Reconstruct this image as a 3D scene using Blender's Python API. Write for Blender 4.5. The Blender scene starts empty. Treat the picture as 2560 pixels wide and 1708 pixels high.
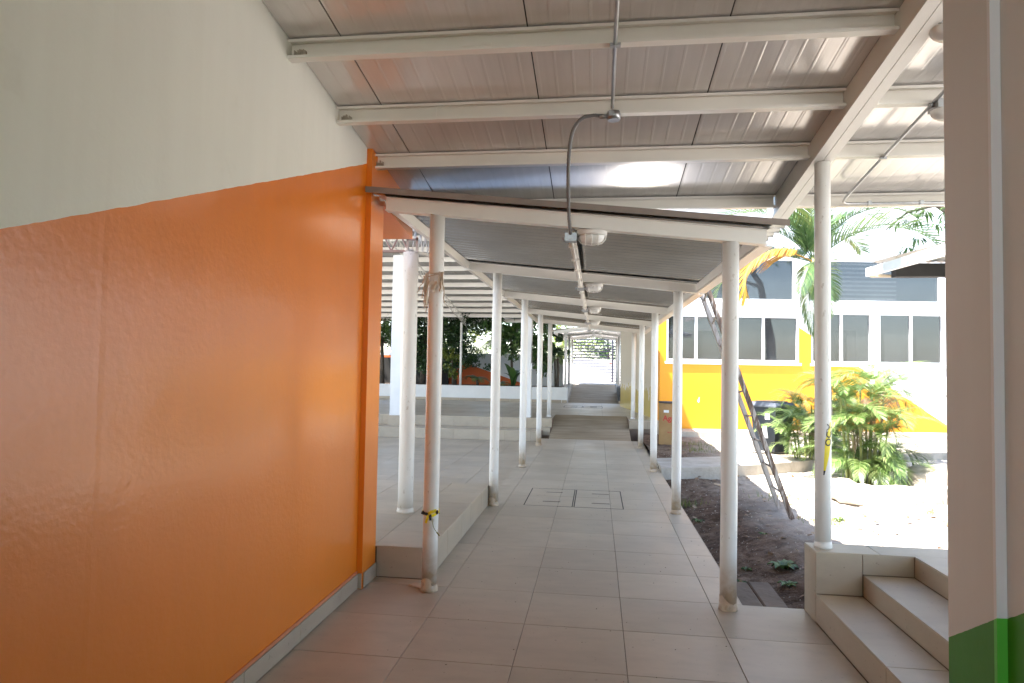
import bpy, math, random
from math import sin, cos, pi, radians, sqrt
from mathutils import Vector, Matrix, noise
random.seed(7)
SC = bpy.context.scene
COL = SC.collection

# ------------------------------------------------------------------ camera
H = 1.6
YAW, PITCH, ROLL = 0.13007, 0.038636, 0.016565
f_ = Vector((-sin(YAW)*cos(PITCH), cos(YAW)*cos(PITCH), sin(PITCH)))
r0 = Vector((cos(YAW), sin(YAW), 0)); u0 = r0.cross(f_)
r_ = cos(ROLL)*r0 + sin(ROLL)*u0; u_ = -sin(ROLL)*r0 + cos(ROLL)*u0
cam = bpy.data.cameras.new('camera'); camo = bpy.data.objects.new('camera', cam); COL.objects.link(camo)
m = Matrix.Identity(4)
for i in range(3):
    m[i][0] = r_[i]; m[i][1] = u_[i]; m[i][2] = -f_[i]
m[2][3] = H
camo.matrix_world = m
cam.sensor_width = 36; cam.lens = 1624.5/2560*36; cam.clip_start = 0.05; cam.clip_end = 2000
SC.camera = camo

# ------------------------------------------------------------------ sky and sun
SUN = Vector((0.43, 0.22, -1.0)).normalized()          # direction the light travels
elev = math.asin(-SUN.z); az = math.atan2(-SUN.x, -SUN.y)
w = bpy.data.worlds.new('World'); SC.world = w; w.use_nodes = True
nt = w.node_tree; bg = nt.nodes['Background']
sky = nt.nodes.new('ShaderNodeTexSky'); sky.sky_type = 'NISHITA'; sky.sun_disc = False
sky.sun_elevation = elev; sky.sun_rotation = az; sky.air_density = 1.0; sky.dust_density = 1.2; sky.ozone_density = 1.0
nt.links.new(sky.outputs[0], bg.inputs[0]); bg.inputs[1].default_value = 0.15
sl = bpy.data.lights.new('sun', 'SUN'); sl.energy = 5.0; sl.angle = radians(0.5); sl.color = (1, .97, .93)
so = bpy.data.objects.new('sun', sl); COL.objects.link(so); so.location = (-20, -10, 40)
so.rotation_euler = SUN.to_track_quat('-Z', 'Y').to_euler()

# ------------------------------------------------------------------ exposure and render
SC.view_settings.view_transform = 'Standard'; SC.view_settings.look = 'None'
SC.view_settings.gamma = 1.0; SC.view_settings.use_curve_mapping = False
SC.view_settings.exposure = 2.42
SC.render.engine = 'CYCLES'
cy = SC.cycles
cy.max_bounces = 12; cy.diffuse_bounces = 7; cy.glossy_bounces = 4; cy.transmission_bounces = 6; cy.transparent_max_bounces = 8
cy.use_denoising = True; cy.sample_clamp_indirect = 6.0; cy.caustics_reflective = False; cy.caustics_refractive = False

# ------------------------------------------------------------------ materials
class N:
    def __init__(s, name):
        s.m = bpy.data.materials.new(name); s.m.use_nodes = True
        s.t = s.m.node_tree; s.b = s.t.nodes['Principled BSDF']
    def n(s, typ, **kw):
        x = s.t.nodes.new(typ)
        for k, v in kw.items():
            if k.startswith('i_'):
                key = k[2:]; key = int(key) if key.isdigit() else key.replace('_', ' ')
                x.inputs[key].default_value = v
            else: setattr(x, k, v)
        return x
    def l(s, a, b): s.t.links.new(a, b)
    def math(s, op, a, b=None, c=None):
        x = s.n('ShaderNodeMath', operation=op)
        for i, v in enumerate((a, b, c)):
            if v is None: continue
            if isinstance(v, (int, float)): x.inputs[i].default_value = v
            else: s.l(v, x.inputs[i])
        return x.outputs[0]
    def pos(s):
        return s.n('ShaderNodeNewGeometry').outputs['Position']
    def noise(s, scale, detail=3, rough=.55, vec=None, dist=0):
        x = s.n('ShaderNodeTexNoise'); x.inputs['Scale'].default_value = scale
        x.inputs['Detail'].default_value = detail; x.inputs['Roughness'].default_value = rough
        x.inputs['Distortion'].default_value = dist
        s.l(vec if vec is not None else s.pos(), x.inputs['Vector']); return x.outputs['Fac']
    def ramp(s, fac, stops):
        x = s.n('ShaderNodeValToRGB'); s.l(fac, x.inputs[0]); e = x.color_ramp.elements
        while len(e) < len(stops): e.new(.5)
        for k, (p, c) in enumerate(stops):
            e[k].position = p; e[k].color = (*c, 1) if len(c) == 3 else c
        return x.outputs[0]
    def mix(s, fac, a, b, mode='MIX'):
        x = s.n('ShaderNodeMix', data_type='RGBA', blend_type=mode)
        for i, v in ((0, fac), (6, a), (7, b)):
            if isinstance(v, (int, float)): x.inputs[i].default_value = v
            elif isinstance(v, tuple): x.inputs[i].default_value = (*v, 1)
            else: s.l(v, x.inputs[i])
        return x.outputs[2]
    def scale(s, vec, sc):
        x = s.n('ShaderNodeMapping'); x.inputs['Scale'].default_value = sc; s.l(vec, x.inputs[0]); return x.outputs[0]
    def bump(s, h, strength=.3, dist=.01):
        x = s.n('ShaderNodeBump'); x.inputs['Strength'].default_value = strength; x.inputs['Distance'].default_value = dist
        s.l(h, x.inputs['Height']); s.l(x.outputs[0], s.b.inputs['Normal']); s.l(x.outputs[0], s.b.inputs['Coat Normal']); return x
    def set(s, **kw):
        for k, v in kw.items():
            k = k.replace('_', ' ')
            if isinstance(v, tuple): s.b.inputs[k].default_value = (*v, 1)
            elif isinstance(v, (int, float)): s.b.inputs[k].default_value = v
            else: s.l(v, s.b.inputs[k])
        return s.m

def simple(name, col, rough=.6, metal=0.0, var=.12, sc=6, spec=.5, bump=0):
    s = N(name); f = s.noise(sc, 4)
    a = tuple(c*(1-var) for c in col); b = tuple(min(1, c*(1+var)) for c in col)
    c = s.ramp(f, [(.3, a), (.7, b)])
    if bump: s.bump(s.noise(sc*10, 3), bump, .004)
    return s.set(Base_Color=c, Roughness=rough, Metallic=metal, Specular_IOR_Level=spec)

def m_tile(name, col, rough=.31):
    s = N(name); oi = s.n('ShaderNodeObjectInfo').outputs['Random']
    tc = s.n('ShaderNodeTexCoord').outputs['Object']
    off = s.n('ShaderNodeVectorMath', operation='ADD'); cmb = s.n('ShaderNodeCombineXYZ')
    k = s.math('MULTIPLY', oi, 37.0); s.l(k, cmb.inputs[0]); s.l(k, cmb.inputs[1])
    s.l(tc, off.inputs[0]); s.l(cmb.outputs[0], off.inputs[1]); v = off.outputs[0]
    f = s.noise(3.2, 6, .6, s.scale(v, (1, 2.2, 1)), .2)
    c = s.ramp(f, [(.25, tuple(x*.87 for x in col)), (.5, col), (.78, tuple(min(1, x*1.1) for x in col))])
    g = s.noise(24, 2, .5, v)
    c = s.mix(.05, c, s.ramp(g, [(.3, (.75, .7, .62)), (.7, (1, 1, 1))]), 'MULTIPLY')
    t = s.math('MULTIPLY_ADD', oi, .15, .925)
    hsv = s.n('ShaderNodeHueSaturation'); s.l(c, hsv.inputs['Color']); s.l(t, hsv.inputs['Value'])
    # dust lying over the floor, continuous across the tiles
    p = s.pos(); d = s.noise(1.3, 3, .5, p, .1)
    dust = s.ramp(d, [(.30, (0, 0, 0)), (.80, (1, 1, 1))])
    sp = s.noise(38, 2, .5, p); spk = s.ramp(sp, [(.70, (0, 0, 0)), (.735, (1, 1, 1))])
    dm = s.n('ShaderNodeMath', operation='MULTIPLY'); dm.inputs[1].default_value = .5; s.l(dust, dm.inputs[0])
    c2 = s.mix(dm.outputs[0], hsv.outputs[0], (.43, .37, .29))
    sm = s.n('ShaderNodeMath', operation='MULTIPLY'); sm.inputs[1].default_value = .35; s.l(spk, sm.inputs[0])
    c3 = s.mix(sm.outputs[0], c2, (.12, .09, .07))
    r = s.math('MULTIPLY_ADD', dust, .22, rough)
    return s.set(Base_Color=c3, Roughness=r, Specular_IOR_Level=.45)

M = {}
M['tile'] = m_tile('floor_tile', (.50, .415, .31))
M['tile_step'] = m_tile('step_tile', (.44, .355, .26), .33)  # browner than the floor tile: riser shade and orange bounce in the colour
M['grout'] = simple('grout', (.20, .14, .10), .9)
M['white_metal'] = simple('white_enamel', (.82, .785, .72), .33, 0, .05, 2.2, .5, .05)

def m_post():
    s = N('post_enamel'); p = s.pos()
    f = s.noise(3.0, 5, .6, s.scale(p, (1, 1, .35)))
    c = s.ramp(f, [(.3, (.70, .66, .60)), (.62, (.80, .78, .74))])
    z = s.n('ShaderNodeSeparateXYZ'); s.l(p, z.inputs[0])
    nz = s.noise(14, 4, .6, p)
    lo = s.math('SUBTRACT', .38, s.math('ABSOLUTE', z.outputs[2]))
    k = s.math('MULTIPLY', s.math('MAXIMUM', lo, 0), s.math('MULTIPLY', nz, 5.2))
    k = s.math('MINIMUM', k, .8)
    sp = s.ramp(s.noise(26, 3, .6, s.scale(p, (1, 1, .5))), [(.66, (0, 0, 0)), (.70, (1, 1, 1))])
    c = s.mix(k, c, (.42, .27, .13))
    c = s.mix(s.math('MULTIPLY', sp, .4), c, (.33, .25, .18))
    wv = s.noise(16, 3, .5, s.scale(p, (1, 1, .12)), .5)
    s.bump(wv, .35, .006)
    return s.set(Base_Color=c, Roughness=.34, Specular_IOR_Level=.45, Coat_Weight=.12, Coat_Roughness=.29)
M['post'] = m_post()

def m_wall(name, axis_fn, colA, colB, rough=.34, bumpk=.45, coat=.25, sc=24, joint=None, crough=.285):
    """two flat paints on plaster; axis_fn(s, x, y, z) gives a value > 0 where colA is painted"""
    s = N(name); p = s.pos(); q = s.n('ShaderNodeSeparateXYZ'); s.l(p, q.inputs[0])
    v = axis_fn(s, q.outputs[0], q.outputs[1], q.outputs[2])
    wob = s.math('MULTIPLY_ADD', s.noise(9, 3), .012, -.006)
    k = s.math('GREATER_THAN', s.math('ADD', v, wob), 0)
    f = s.noise(1.1, 5, .6, s.scale(p, (1, 1, .5)))
    A = s.ramp(f, [(.3, tuple(c*.93 for c in colA)), (.7, tuple(min(1, c*1.05) for c in colA))])
    B = s.ramp(f, [(.3, tuple(c*.95 for c in colB)), (.7, tuple(min(1, c*1.03) for c in colB))])
    c = s.mix(k, B, A)
    st = s.ramp(s.noise(1, 4, .6, s.scale(p, (9, 9, .35))), [(.35, (.93, .92, .90)), (.62, (1, 1, 1))])
    c = s.mix(.28, c, st, 'MULTIPLY')
    blot = s.ramp(s.noise(2.3, 5, .7), [(.62, (1, 1, 1)), (.74, (.90, .88, .85))]); c = s.mix(.5, c, blot, 'MULTIPLY')
    h = s.math('ADD', s.math('MULTIPLY', s.noise(sc, 4, .55), .30), s.math('MULTIPLY', s.noise(3.2, 2, .5, None, .3), .8))
    if joint is not None:
        d = s.math('ABSOLUTE', s.math('SUBTRACT', s.math('ADD', q.outputs[1], s.math('MULTIPLY', s.noise(5, 3), .02)), joint))
        h = s.math('ADD', h, s.math('MULTIPLY', s.math('MAXIMUM', s.math('SUBTRACT', 1, s.math('MULTIPLY', d, 40)), 0), .16))
    s.bump(h, bumpk, .012)
    r = s.math('MULTIPLY_ADD', k, -(.62-rough), .62)
    cw = s.math('MULTIPLY', k, coat)
    return s.set(Base_Color=c, Roughness=r, Coat_Weight=cw, Coat_Roughness=crough, Specular_IOR_Level=.5)
ORANGE = (.80, .205, .005); CREAM = (.84, .82, .73); WHITE = (.80, .79, .76); YEL = (.80, .335, .008)
M['wall_left'] = m_wall('orange_white_wall', lambda s, x, y, z: s.math('SUBTRACT', s.math('MULTIPLY_ADD', y, .380, 1.348), z), ORANGE, CREAM, .38, .34, .5, 34, 2.025, .17)
M['orange'] = m_wall('orange_paint', lambda s, x, y, z: s.math('ADD', z, 50), ORANGE, CREAM, .32, .22, .3)
M['wall_right'] = m_wall('green_white_wall', lambda s, x, y, z: s.math('SUBTRACT', s.math('MULTIPLY_ADD', y, -.61, 2.246), z), (.055, .27, .012), (.76, .75, .74), .42, .22, .08)
M['wall_right_lit'] = m_wall('lit_strip_paint', lambda s, x, y, z: s.math('SUBTRACT', s.math('MULTIPLY_ADD', y, -.61, 2.246), z), (.14, .62, .07), (.88, .88, .90), .34, .1, .3)  # brighter copy of the wall paint, light on the pier step in its colour
M['white_wall'] = simple('white_plaster', (.80, .79, .77), .7, 0, .05, 2, .4, .15)
M['white_trim'] = simple('white_trim', (.84, .84, .84), .35, 0, .02, 2)
M['ceiling'] = None
def m_ceiling():
    s = N('ceiling_panel'); p = s.pos(); q = s.n('ShaderNodeSeparateXYZ'); s.l(p, q.inputs[0])
    oi = s.n('ShaderNodeObjectInfo').outputs['Random']
    f = s.noise(1.7, 4, .6, s.scale(p, (3, .5, 1)))
    sat = s.noise(1, 2, .5, s.scale(p, (38, .25, .2)))
    c = s.ramp(f, [(.3, (.68, .65, .62)), (.7, (.78, .75, .72))])
    c = s.mix(.16, c, s.ramp(sat, [(.35, (.80, .78, .76)), (.65, (1, 1, 1))]), 'MULTIPLY')
    wv = s.n('ShaderNodeTexWave', wave_type='BANDS', bands_direction='X'); wv.inputs['Scale'].default_value = 3.1
    wv.inputs['Distortion'].default_value = 0; s.l(p, wv.inputs['Vector'])
    rib = s.ramp(wv.outputs['Fac'], [(.90, (0, 0, 0)), (.985, (1, 1, 1))])
    h = s.math('ADD', s.math('MULTIPLY', rib, .6), s.math('MULTIPLY', sat, .25))
    s.bump(h, .5, .003)
    return s.set(Base_Color=c, Roughness=.19, Metallic=.25, Specular_IOR_Level=.7)
M['ceiling'] = m_ceiling()
M['seam'] = simple('dark_seam', (.05, .045, .04), .8)
def m_zinc():
    s = N('zinc_sheet'); p = s.pos()
    f = s.noise(2.2, 4, .6); c = s.ramp(f, [(.3, (.66, .63, .59)), (.7, (.80, .76, .71))])
    return s.set(Base_Color=c, Metallic=1.0, Roughness=.2)
M['zinc'] = m_zinc()
M['zinc_white'] = simple('white_roof_sheet', (.36, .36, .35), .5, .1, .08, 3)
M['fascia'] = simple('brown_flashing', (.25, .20, .17), .5, .1)
M['truss'] = simple('truss_paint', (.66, .63, .58), .5)
M['grey_metal'] = simple('galvanised_steel', (.42, .42, .42), .35, .85, .15, 12)
M['grey_pvc'] = simple('grey_flexible_conduit', (.19, .19, .19), .5)
def m_concrete(name, a, b, sc=3):
    s = N(name); f = s.noise(sc, 6, .65, None, .4); c = s.ramp(f, [(.3, a), (.5, tuple((x+y)/2 for x, y in zip(a, b))), (.72, b)])
    s.bump(s.math('ADD', s.noise(sc*12, 4), s.noise(sc*3, 3)), .5, .01)
    return s.set(Base_Color=c, Roughness=.9, Specular_IOR_Level=.25)
M['concrete'] = m_concrete('concrete', (.36, .31, .25), (.56, .50, .42))
def m_ramp():
    s = N('brushed_ramp_concrete'); p = s.pos(); f = s.noise(3, 5, .6, s.scale(p, (.35, 4, 1))); g = s.noise(1.3, 4)
    c = s.ramp(f, [(.3, (.30, .23, .15)), (.7, (.50, .40, .28))])
    c = s.mix(.5, c, s.ramp(g, [(.35, (.7, .66, .6)), (.65, (1.0, 1.0, 1.0))]), 'MULTIPLY')
    s.bump(s.noise(6, 3, .5, s.scale(p, (.4, 22, 1))), .4, .006)
    return s.set(Base_Color=c, Roughness=.8)
M['ramp'] = m_ramp()
M['dirty_slab'] = m_concrete('dirt_covered_concrete', (.14, .10, .075), (.27, .215, .165), 2)
M['dark_concrete'] = m_concrete('stained_concrete', (.04, .04, .04), (.17, .16, .15), 4)
def m_soil():
    s = N('soil'); p = s.pos(); f = s.noise(.9, 7, .65, p, .5); g = s.noise(9, 5, .65)
    c = s.ramp(f, [(.30, (.10, .062, .043)), (.5, (.20, .135, .095)), (.7, (.31, .23, .165))])
    c = s.mix(.85, c, s.ramp(g, [(.36, (.36, .32, .28)), (.58, (1.0, 1.0, 1.0))]), 'MULTIPLY')
    q = s.n('ShaderNodeSeparateXYZ'); s.l(p, q.inputs[0])
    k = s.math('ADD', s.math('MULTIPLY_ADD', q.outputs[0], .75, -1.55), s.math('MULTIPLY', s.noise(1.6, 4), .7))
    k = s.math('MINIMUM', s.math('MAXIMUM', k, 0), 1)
    dry = s.ramp(s.noise(5, 5, .6), [(.3, (.44, .39, .33)), (.7, (.62, .57, .50))])  # pale dry soil towards the open yard, lightened so sunlit ground whitens
    c = s.mix(k, c, dry)  # dry soil colour, also lightened for the sunlit yard
    sp = s.ramp(s.noise(46, 2, .5), [(.70, (0, 0, 0)), (.73, (1, 1, 1))])
    c = s.mix(s.math('MULTIPLY', sp, .55), c, (.62, .56, .48))
    h = s.math('ADD', s.noise(12, 6, .7), s.math('MULTIPLY', s.noise(55, 3), .4))
    s.bump(h, 1.0, .045)
    return s.set(Base_Color=c, Roughness=.95, Specular_IOR_Level=.15)
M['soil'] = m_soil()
M['pale_ground'] = m_concrete('pale_paving', (.50, .47, .43), (.68, .65, .60), 1.2)
def m_wood():
    s = N('old_painted_wood'); p = s.n('ShaderNodeTexCoord').outputs['Object']
    f = s.noise(4, 5, .65, s.scale(p, (6, 6, .8)), .5)
    c = s.ramp(f, [(.35, (.08, .05, .036)), (.5, (.18, .13, .10)), (.56, (.46, .43, .39)), (.75, (.30, .26, .22))])
    s.bump(f, .4, .006); return s.set(Base_Color=c, Roughness=.8)
M['ladder'] = m_wood()
def m_wood2():
    s = N('weathered_grey_wood'); p = s.n('ShaderNodeTexCoord').outputs['Object']
    f = s.noise(4, 5, .65, s.scale(p, (6, 6, .8)), .5)
    c = s.ramp(f, [(.35, (.20, .13, .09)), (.48, (.36, .33, .30)), (.75, (.50, .47, .44))])
    s.bump(f, .4, .006); return s.set(Base_Color=c, Roughness=.8)
M['ladder_grey'] = m_wood2()
def m_glass():
    s = N('window_glass'); s.bump(s.noise(.7, 2), .06, .02)
    oi = s.n('ShaderNodeObjectInfo').outputs['Random']; tc = s.n('ShaderNodeSeparateXYZ'); s.l(s.pos(), tc.inputs[0])
    k = s.math('ADD', oi, s.math('MULTIPLY_ADD', s.noise(.8, 3), .8, -.4))
    gc = s.ramp(k, [(.15, (.012, .013, .017)), (.45, (.045, .05, .053)), (.9, (.075, .082, .084))])
    s.set(Base_Color=gc, Roughness=.03, Specular_IOR_Level=.7, Coat_Weight=1.0, Coat_Roughness=.02, Coat_IOR=1.6)
    tr = s.n('ShaderNodeBsdfTransparent'); mx = s.n('ShaderNodeMixShader'); mx.inputs[0].default_value = .45
    s.l(s.b.outputs[0], mx.inputs[1]); s.l(tr.outputs[0], mx.inputs[2]); out = [x for x in s.t.nodes if x.type == 'OUTPUT_MATERIAL'][0]; s.l(mx.outputs[0], out.inputs['Surface'])
    return s.m
M['glass'] = m_glass()
def m_yellow():
    # paint boundary runs along the facade: s = distance along the wall from its corner
    a = radians(7.45)
    def fn(s, x, y, z):
        d = s.math('ADD', s.math('MULTIPLY', s.math('SUBTRACT', x, 1.5), cos(a)), s.math('MULTIPLY', s.math('SUBTRACT', y, 15.9), sin(a)))
        l1 = s.math('SUBTRACT', s.math('MULTIPLY_ADD', d, -.647, 4.815), z)
        l2 = s.math('SUBTRACT', s.math('MULTIPLY_ADD', s.math('LESS_THAN', d, .16), 9, 2.93), z)
        return s.math('MINIMUM', l1, l2)
    return m_wall('yellow_white_wall', fn, YEL, (.84, .84, .84), .5, .12, .1)
M['yellow'] = m_yellow()
M['yellow_side'] = m_wall('yellow_side_wall', lambda s, x, y, z: s.math('SUBTRACT', s.math('MULTIPLY_ADD', s.noise(3, 3), 1.0, .55), z), (.62, .45, .06), (.60, .53, .42), .25, .2, .5)
M['back_wall'] = m_wall('orange_white_back_wall', lambda s, x, y, z: s.math('SUBTRACT', s.math('MINIMUM', s.math('MULTIPLY_ADD', x, -.33, -.066), 2.0), z), (.62, .12, .02), (.72, .72, .74), .6, .1, 0)
M['black_plastic'] = simple('black_bin_plastic', (.022, .028, .036), .38, 0, .3, 5)
M['bin_side'] = simple('bin_lit_plastic', (.06, .07, .085), .35, 0, .3, 5)
M['rubber'] = simple('grey_rubber', (.22, .20, .18), .8)
M['card'] = m_concrete('cardboard', (.30, .17, .075), (.44, .28, .13), 2)
M['red_print'] = simple('red_print', (.50, .03, .03), .6)
M['paper'] = simple('paper', (.8, .8, .8), .7)
M['tape'] = simple('yellow_tape', (.85, .68, .02), .35)
M['tape_black'] = simple('tape_print', (.02, .02, .02), .4)
M['twine'] = simple('pale_twine', (.58, .45, .32), .8)
M['gate'] = simple('dark_gate_steel', (.035, .035, .055), .5, .2)
M['frosted'] = simple('frosted_lamp_glass', (.80, .79, .76), .15)
M['lamp_white'] = simple('white_lamp_plastic', (.78, .75, .70), .35)
def m_film():
    s = N('plastic_film'); s.bump(s.noise(40, 3), .6, .01)
    return s.set(Base_Color=(.66, .56, .44), Roughness=.3)
M['film'] = m_film()
def m_leaf(name, a, b, c, sheen=.4, trans=.25):
    s = N(name); f = s.noise(2.2, 3); g = s.n('ShaderNodeNewGeometry').outputs['Random Per Island']
    k = s.math('ADD', s.math('MULTIPLY', f, .55), s.math('MULTIPLY', g, .5))
    col = s.ramp(k, [(.22, a), (.5, b), (.82, c)])
    s.set(Base_Color=col, Roughness=.36, Specular_IOR_Level=.6)
    tr = s.n('ShaderNodeBsdfTranslucent'); s.l(col, tr.inputs['Color']); mx = s.n('ShaderNodeMixShader'); mx.inputs[0].default_value = trans
    s.l(s.b.outputs[0], mx.inputs[1]); s.l(tr.outputs[0], mx.inputs[2])
    out = [x for x in s.t.nodes if x.type == 'OUTPUT_MATERIAL'][0]; s.l(mx.outputs[0], out.inputs['Surface'])
    return s.m
M['leaf_dark'] = m_leaf('dark_leaf', (.012, .032, .010), (.028, .07, .02), (.07, .13, .03))
M['leaf_mid'] = m_leaf('mid_leaf', (.03, .075, .015), (.06, .13, .03), (.13, .20, .05))
M['leaf_light'] = m_leaf('light_leaf', (.07, .12, .02), (.14, .20, .04), (.32, .32, .05))
M['frond'] = m_leaf('palm_frond', (.05, .105, .035), (.095, .165, .055), (.19, .26, .08), trans=.25)
M['frond_yellow'] = m_leaf('yellowing_frond', (.35, .12, .04), (.50, .26, .04), (.58, .42, .05))
M['frond_areca'] = m_leaf('areca_frond', (.05, .11, .02), (.13, .22, .05), (.38, .44, .17), trans=.2)
M['frond_dry'] = m_leaf('dry_frond', (.16, .09, .05), (.28, .17, .09), (.40, .30, .18))
M['bark'] = m_concrete('bark', (.05, .04, .03), (.16, .13, .10), 6)
M['palm_bark'] = m_concrete('palm_bark', (.22, .19, .15), (.38, .34, .28), 8)
M['stem'] = simple('areca_stem', (.22, .24, .07), .5, 0, .3, 8)
M['stone'] = m_concrete('stone', (.36, .31, .24), (.58, .52, .43), 5)
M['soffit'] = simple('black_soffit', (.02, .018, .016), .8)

# ------------------------------------------------------------------ mesh helpers
class MB:
    def __init__(s): s.v = []; s.f = []; s.mi = []; s.smooth = []
    def face(s, idx, mi=0, sm=False): s.f.append(idx); s.mi.append(mi); s.smooth.append(sm)
    def box(s, x0, x1, y0, y1, z0, z1, mi=0):
        b = len(s.v)
        s.v += [(x0,y0,z0),(x1,y0,z0),(x1,y1,z0),(x0,y1,z0),(x0,y0,z1),(x1,y0,z1),(x1,y1,z1),(x0,y1,z1)]
        for q in ((0,3,2,1),(4,5,6,7),(0,1,5,4),(1,2,6,5),(2,3,7,6),(3,0,4,7)): s.face([b+i for i in q], mi)
        return s
    def hexa(s, pts, mi=0):
        b = len(s.v); s.v += [tuple(p) for p in pts]
        for q in ((0,3,2,1),(4,5,6,7),(0,1,5,4),(1,2,6,5),(2,3,7,6),(3,0,4,7)): s.face([b+i for i in q], mi)
        return s
    def bevbox(s, x0, x1, y0, y1, z0, z1, c=.002, mi=0):
        """box with a chamfered rim round its top"""
        b = len(s.v)
        s.v += [(x0,y0,z0),(x1,y0,z0),(x1,y1,z0),(x0,y1,z0),(x0,y0,z1-c),(x1,y0,z1-c),(x1,y1,z1-c),(x0,y1,z1-c),
                (x0+c,y0+c,z1),(x1-c,y0+c,z1),(x1-c,y1-c,z1),(x0+c,y1-c,z1)]
        for q in ((0,3,2,1),(8,9,10,11),(0,1,5,4),(1,2,6,5),(2,3,7,6),(3,0,4,7),(4,5,9,8),(5,6,10,9),(6,7,11,10),(7,4,8,11)): s.face([b+i for i in q], mi)
        return s
    def prism(s, pts, h0, h1, axis='z', mi=0):
        """polygon pts (2D) extruded; axis z: (x,y); axis x: pts are (y,z); axis y: pts are (x,z)"""
        def P(p, h):
            return (p[0], p[1], h) if axis == 'z' else ((h, p[0], p[1]) if axis == 'x' else (p[0], h, p[1]))
        b = len(s.v); n = len(pts)
        s.v += [P(p, h0) for p in pts] + [P(p, h1) for p in pts]
        s.face([b+i for i in range(n)][::-1], mi); s.face([b+n+i for i in range(n)], mi)
        for i in range(n): j = (i+1) % n; s.face([b+i, b+j, b+n+j, b+n+i], mi)
        return s
    def tube(s, pts, r, seg=8, caps=True, mi=0, smooth=True):
        pts = [Vector(p) for p in pts]; n = len(pts); rr = r if isinstance(r, (list, tuple)) else [r]*n
        b = len(s.v); prev = None
        for i, p in enumerate(pts):
            t = (pts[min(i+1, n-1)]-pts[max(i-1, 0)]).normalized()
            if prev is None:
                a = t.cross(Vector((0, 0, 1)) if abs(t.z) < .9 else Vector((1, 0, 0))).normalized()
            else: a = (prev - t*prev.dot(t)).normalized()
            prev = a; c = t.cross(a)
            for k in range(seg):
                an = 2*pi*k/seg; s.v.append(tuple(p + (a*cos(an)+c*sin(an))*rr[i]))
        for i in range(n-1):
            for k in range(seg):
                k2 = (k+1) % seg; s.face([b+i*seg+k, b+i*seg+k2, b+(i+1)*seg+k2, b+(i+1)*seg+k], mi, smooth)
        if caps:
            s.face([b+k for k in range(seg)][::-1], mi); s.face([b+(n-1)*seg+k for k in range(seg)], mi)
        return s
    def bar(s, p, q, w, h, up=(0, 0, 1), mi=0):
        p, q = Vector(p), Vector(q); t = (q-p).normalized(); a = t.cross(Vector(up)).normalized(); c = a.cross(t)
        b = len(s.v)
        for e in (p, q):
            for i, j in ((-1, -1), (1, -1), (1, 1), (-1, 1)): s.v.append(tuple(e + a*(w/2*i) + c*(h/2*j)))
        for f in ((0,3,2,1),(4,5,6,7),(0,1,5,4),(1,2,6,5),(2,3,7,6),(3,0,4,7)): s.face([b+i for i in f], mi)
        return s
    def mesh(s, name, mats):
        me = bpy.data.meshes.new(name); me.from_pydata(s.v, [], s.f)
        for x in (mats if isinstance(mats, (list, tuple)) else [mats]): me.materials.append(x)
        me.polygons.foreach_set('material_index', s.mi); me.polygons.foreach_set('use_smooth', s.smooth)
        me.update(); return me
    def build(s, name, mats, parent=None, loc=None):
        return link(name, s.mesh(name, mats), parent, loc)

def link(name, data, parent=None, loc=None, rot=None):
    o = bpy.data.objects.new(name, data); COL.objects.link(o)
    if parent is not None: o.parent = parent
    if loc is not None: o.location = loc
    if rot is not None: o.rotation_euler = rot
    return o
def tag(o, label, cat, group=None, kind=None):
    if label: o['label'] = label
    if cat: o['category'] = cat
    if group: o['group'] = group
    if kind: o['kind'] = kind
    return o
def thing(name, label, cat, loc=(0, 0, 0), rz=0, group=None):
    return tag(link(name, None, None, loc, (0, 0, rz)), label, cat, group)
def struct(o, label=None):
    o['kind'] = 'structure'
    if label: o['label'] = label
    return o

_tc = {}
def tile(parent, x0, x1, y0, y1, z, name='tile', mat='tile', plane='z', gap=.0035, th=.008):
    """one floor or riser tile. plane z: lies flat with top at z. plane x+: face looks to +X at x=z. plane x-/y-: faces -X / -Y"""
    a, b = round(x1-x0, 4), round(y1-y0, 4)
    key = (a, b, mat)
    if key not in _tc:
        g = gap/2
        _tc[key] = MB().bevbox(-a/2+g, a/2-g, -b/2+g, b/2-g, -th, 0, .0016).mesh(name, M[mat])
    cx, cy_ = (x0+x1)/2, (y0+y1)/2; j = random.uniform(-.0005, .0005)
    if plane == 'z': loc, rot = (cx, cy_, z+j), (0, 0, 0)
    elif plane == 'y-': loc, rot = (cx, z+j, cy_), (pi/2, 0, 0)      # local x->x, local y->z
    elif plane == 'x+': loc, rot = (z+j, cx, cy_), (pi/2, 0, pi/2)
    elif plane == 'x-': loc, rot = (z+j, cx, cy_), (pi/2, 0, -pi/2)
    return link(name, _tc[key], parent, loc, rot)

def tiles(parent, xs, ys, z, **kw):
    for i in range(len(xs)-1):
        for j in range(len(ys)-1): tile(parent, xs[i], xs[i+1], ys[j], ys[j+1], z, **kw)
def seq(a, b, seams):
    s = sorted(x for x in seams if a+.03 < x < b-.03); return [a]+s+[b]

G = .010       # tile thickness + bed
# ------------------------------------------------------------------ GROUND
gnd = MB()
gnd.v = [(-250,-250,-.34),(250,-250,-.34),(250,250,-.34),(-250,250,-.34)]; gnd.face([0,1,2,3])
struct(gnd.build('ground', M['pale_ground']))

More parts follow.
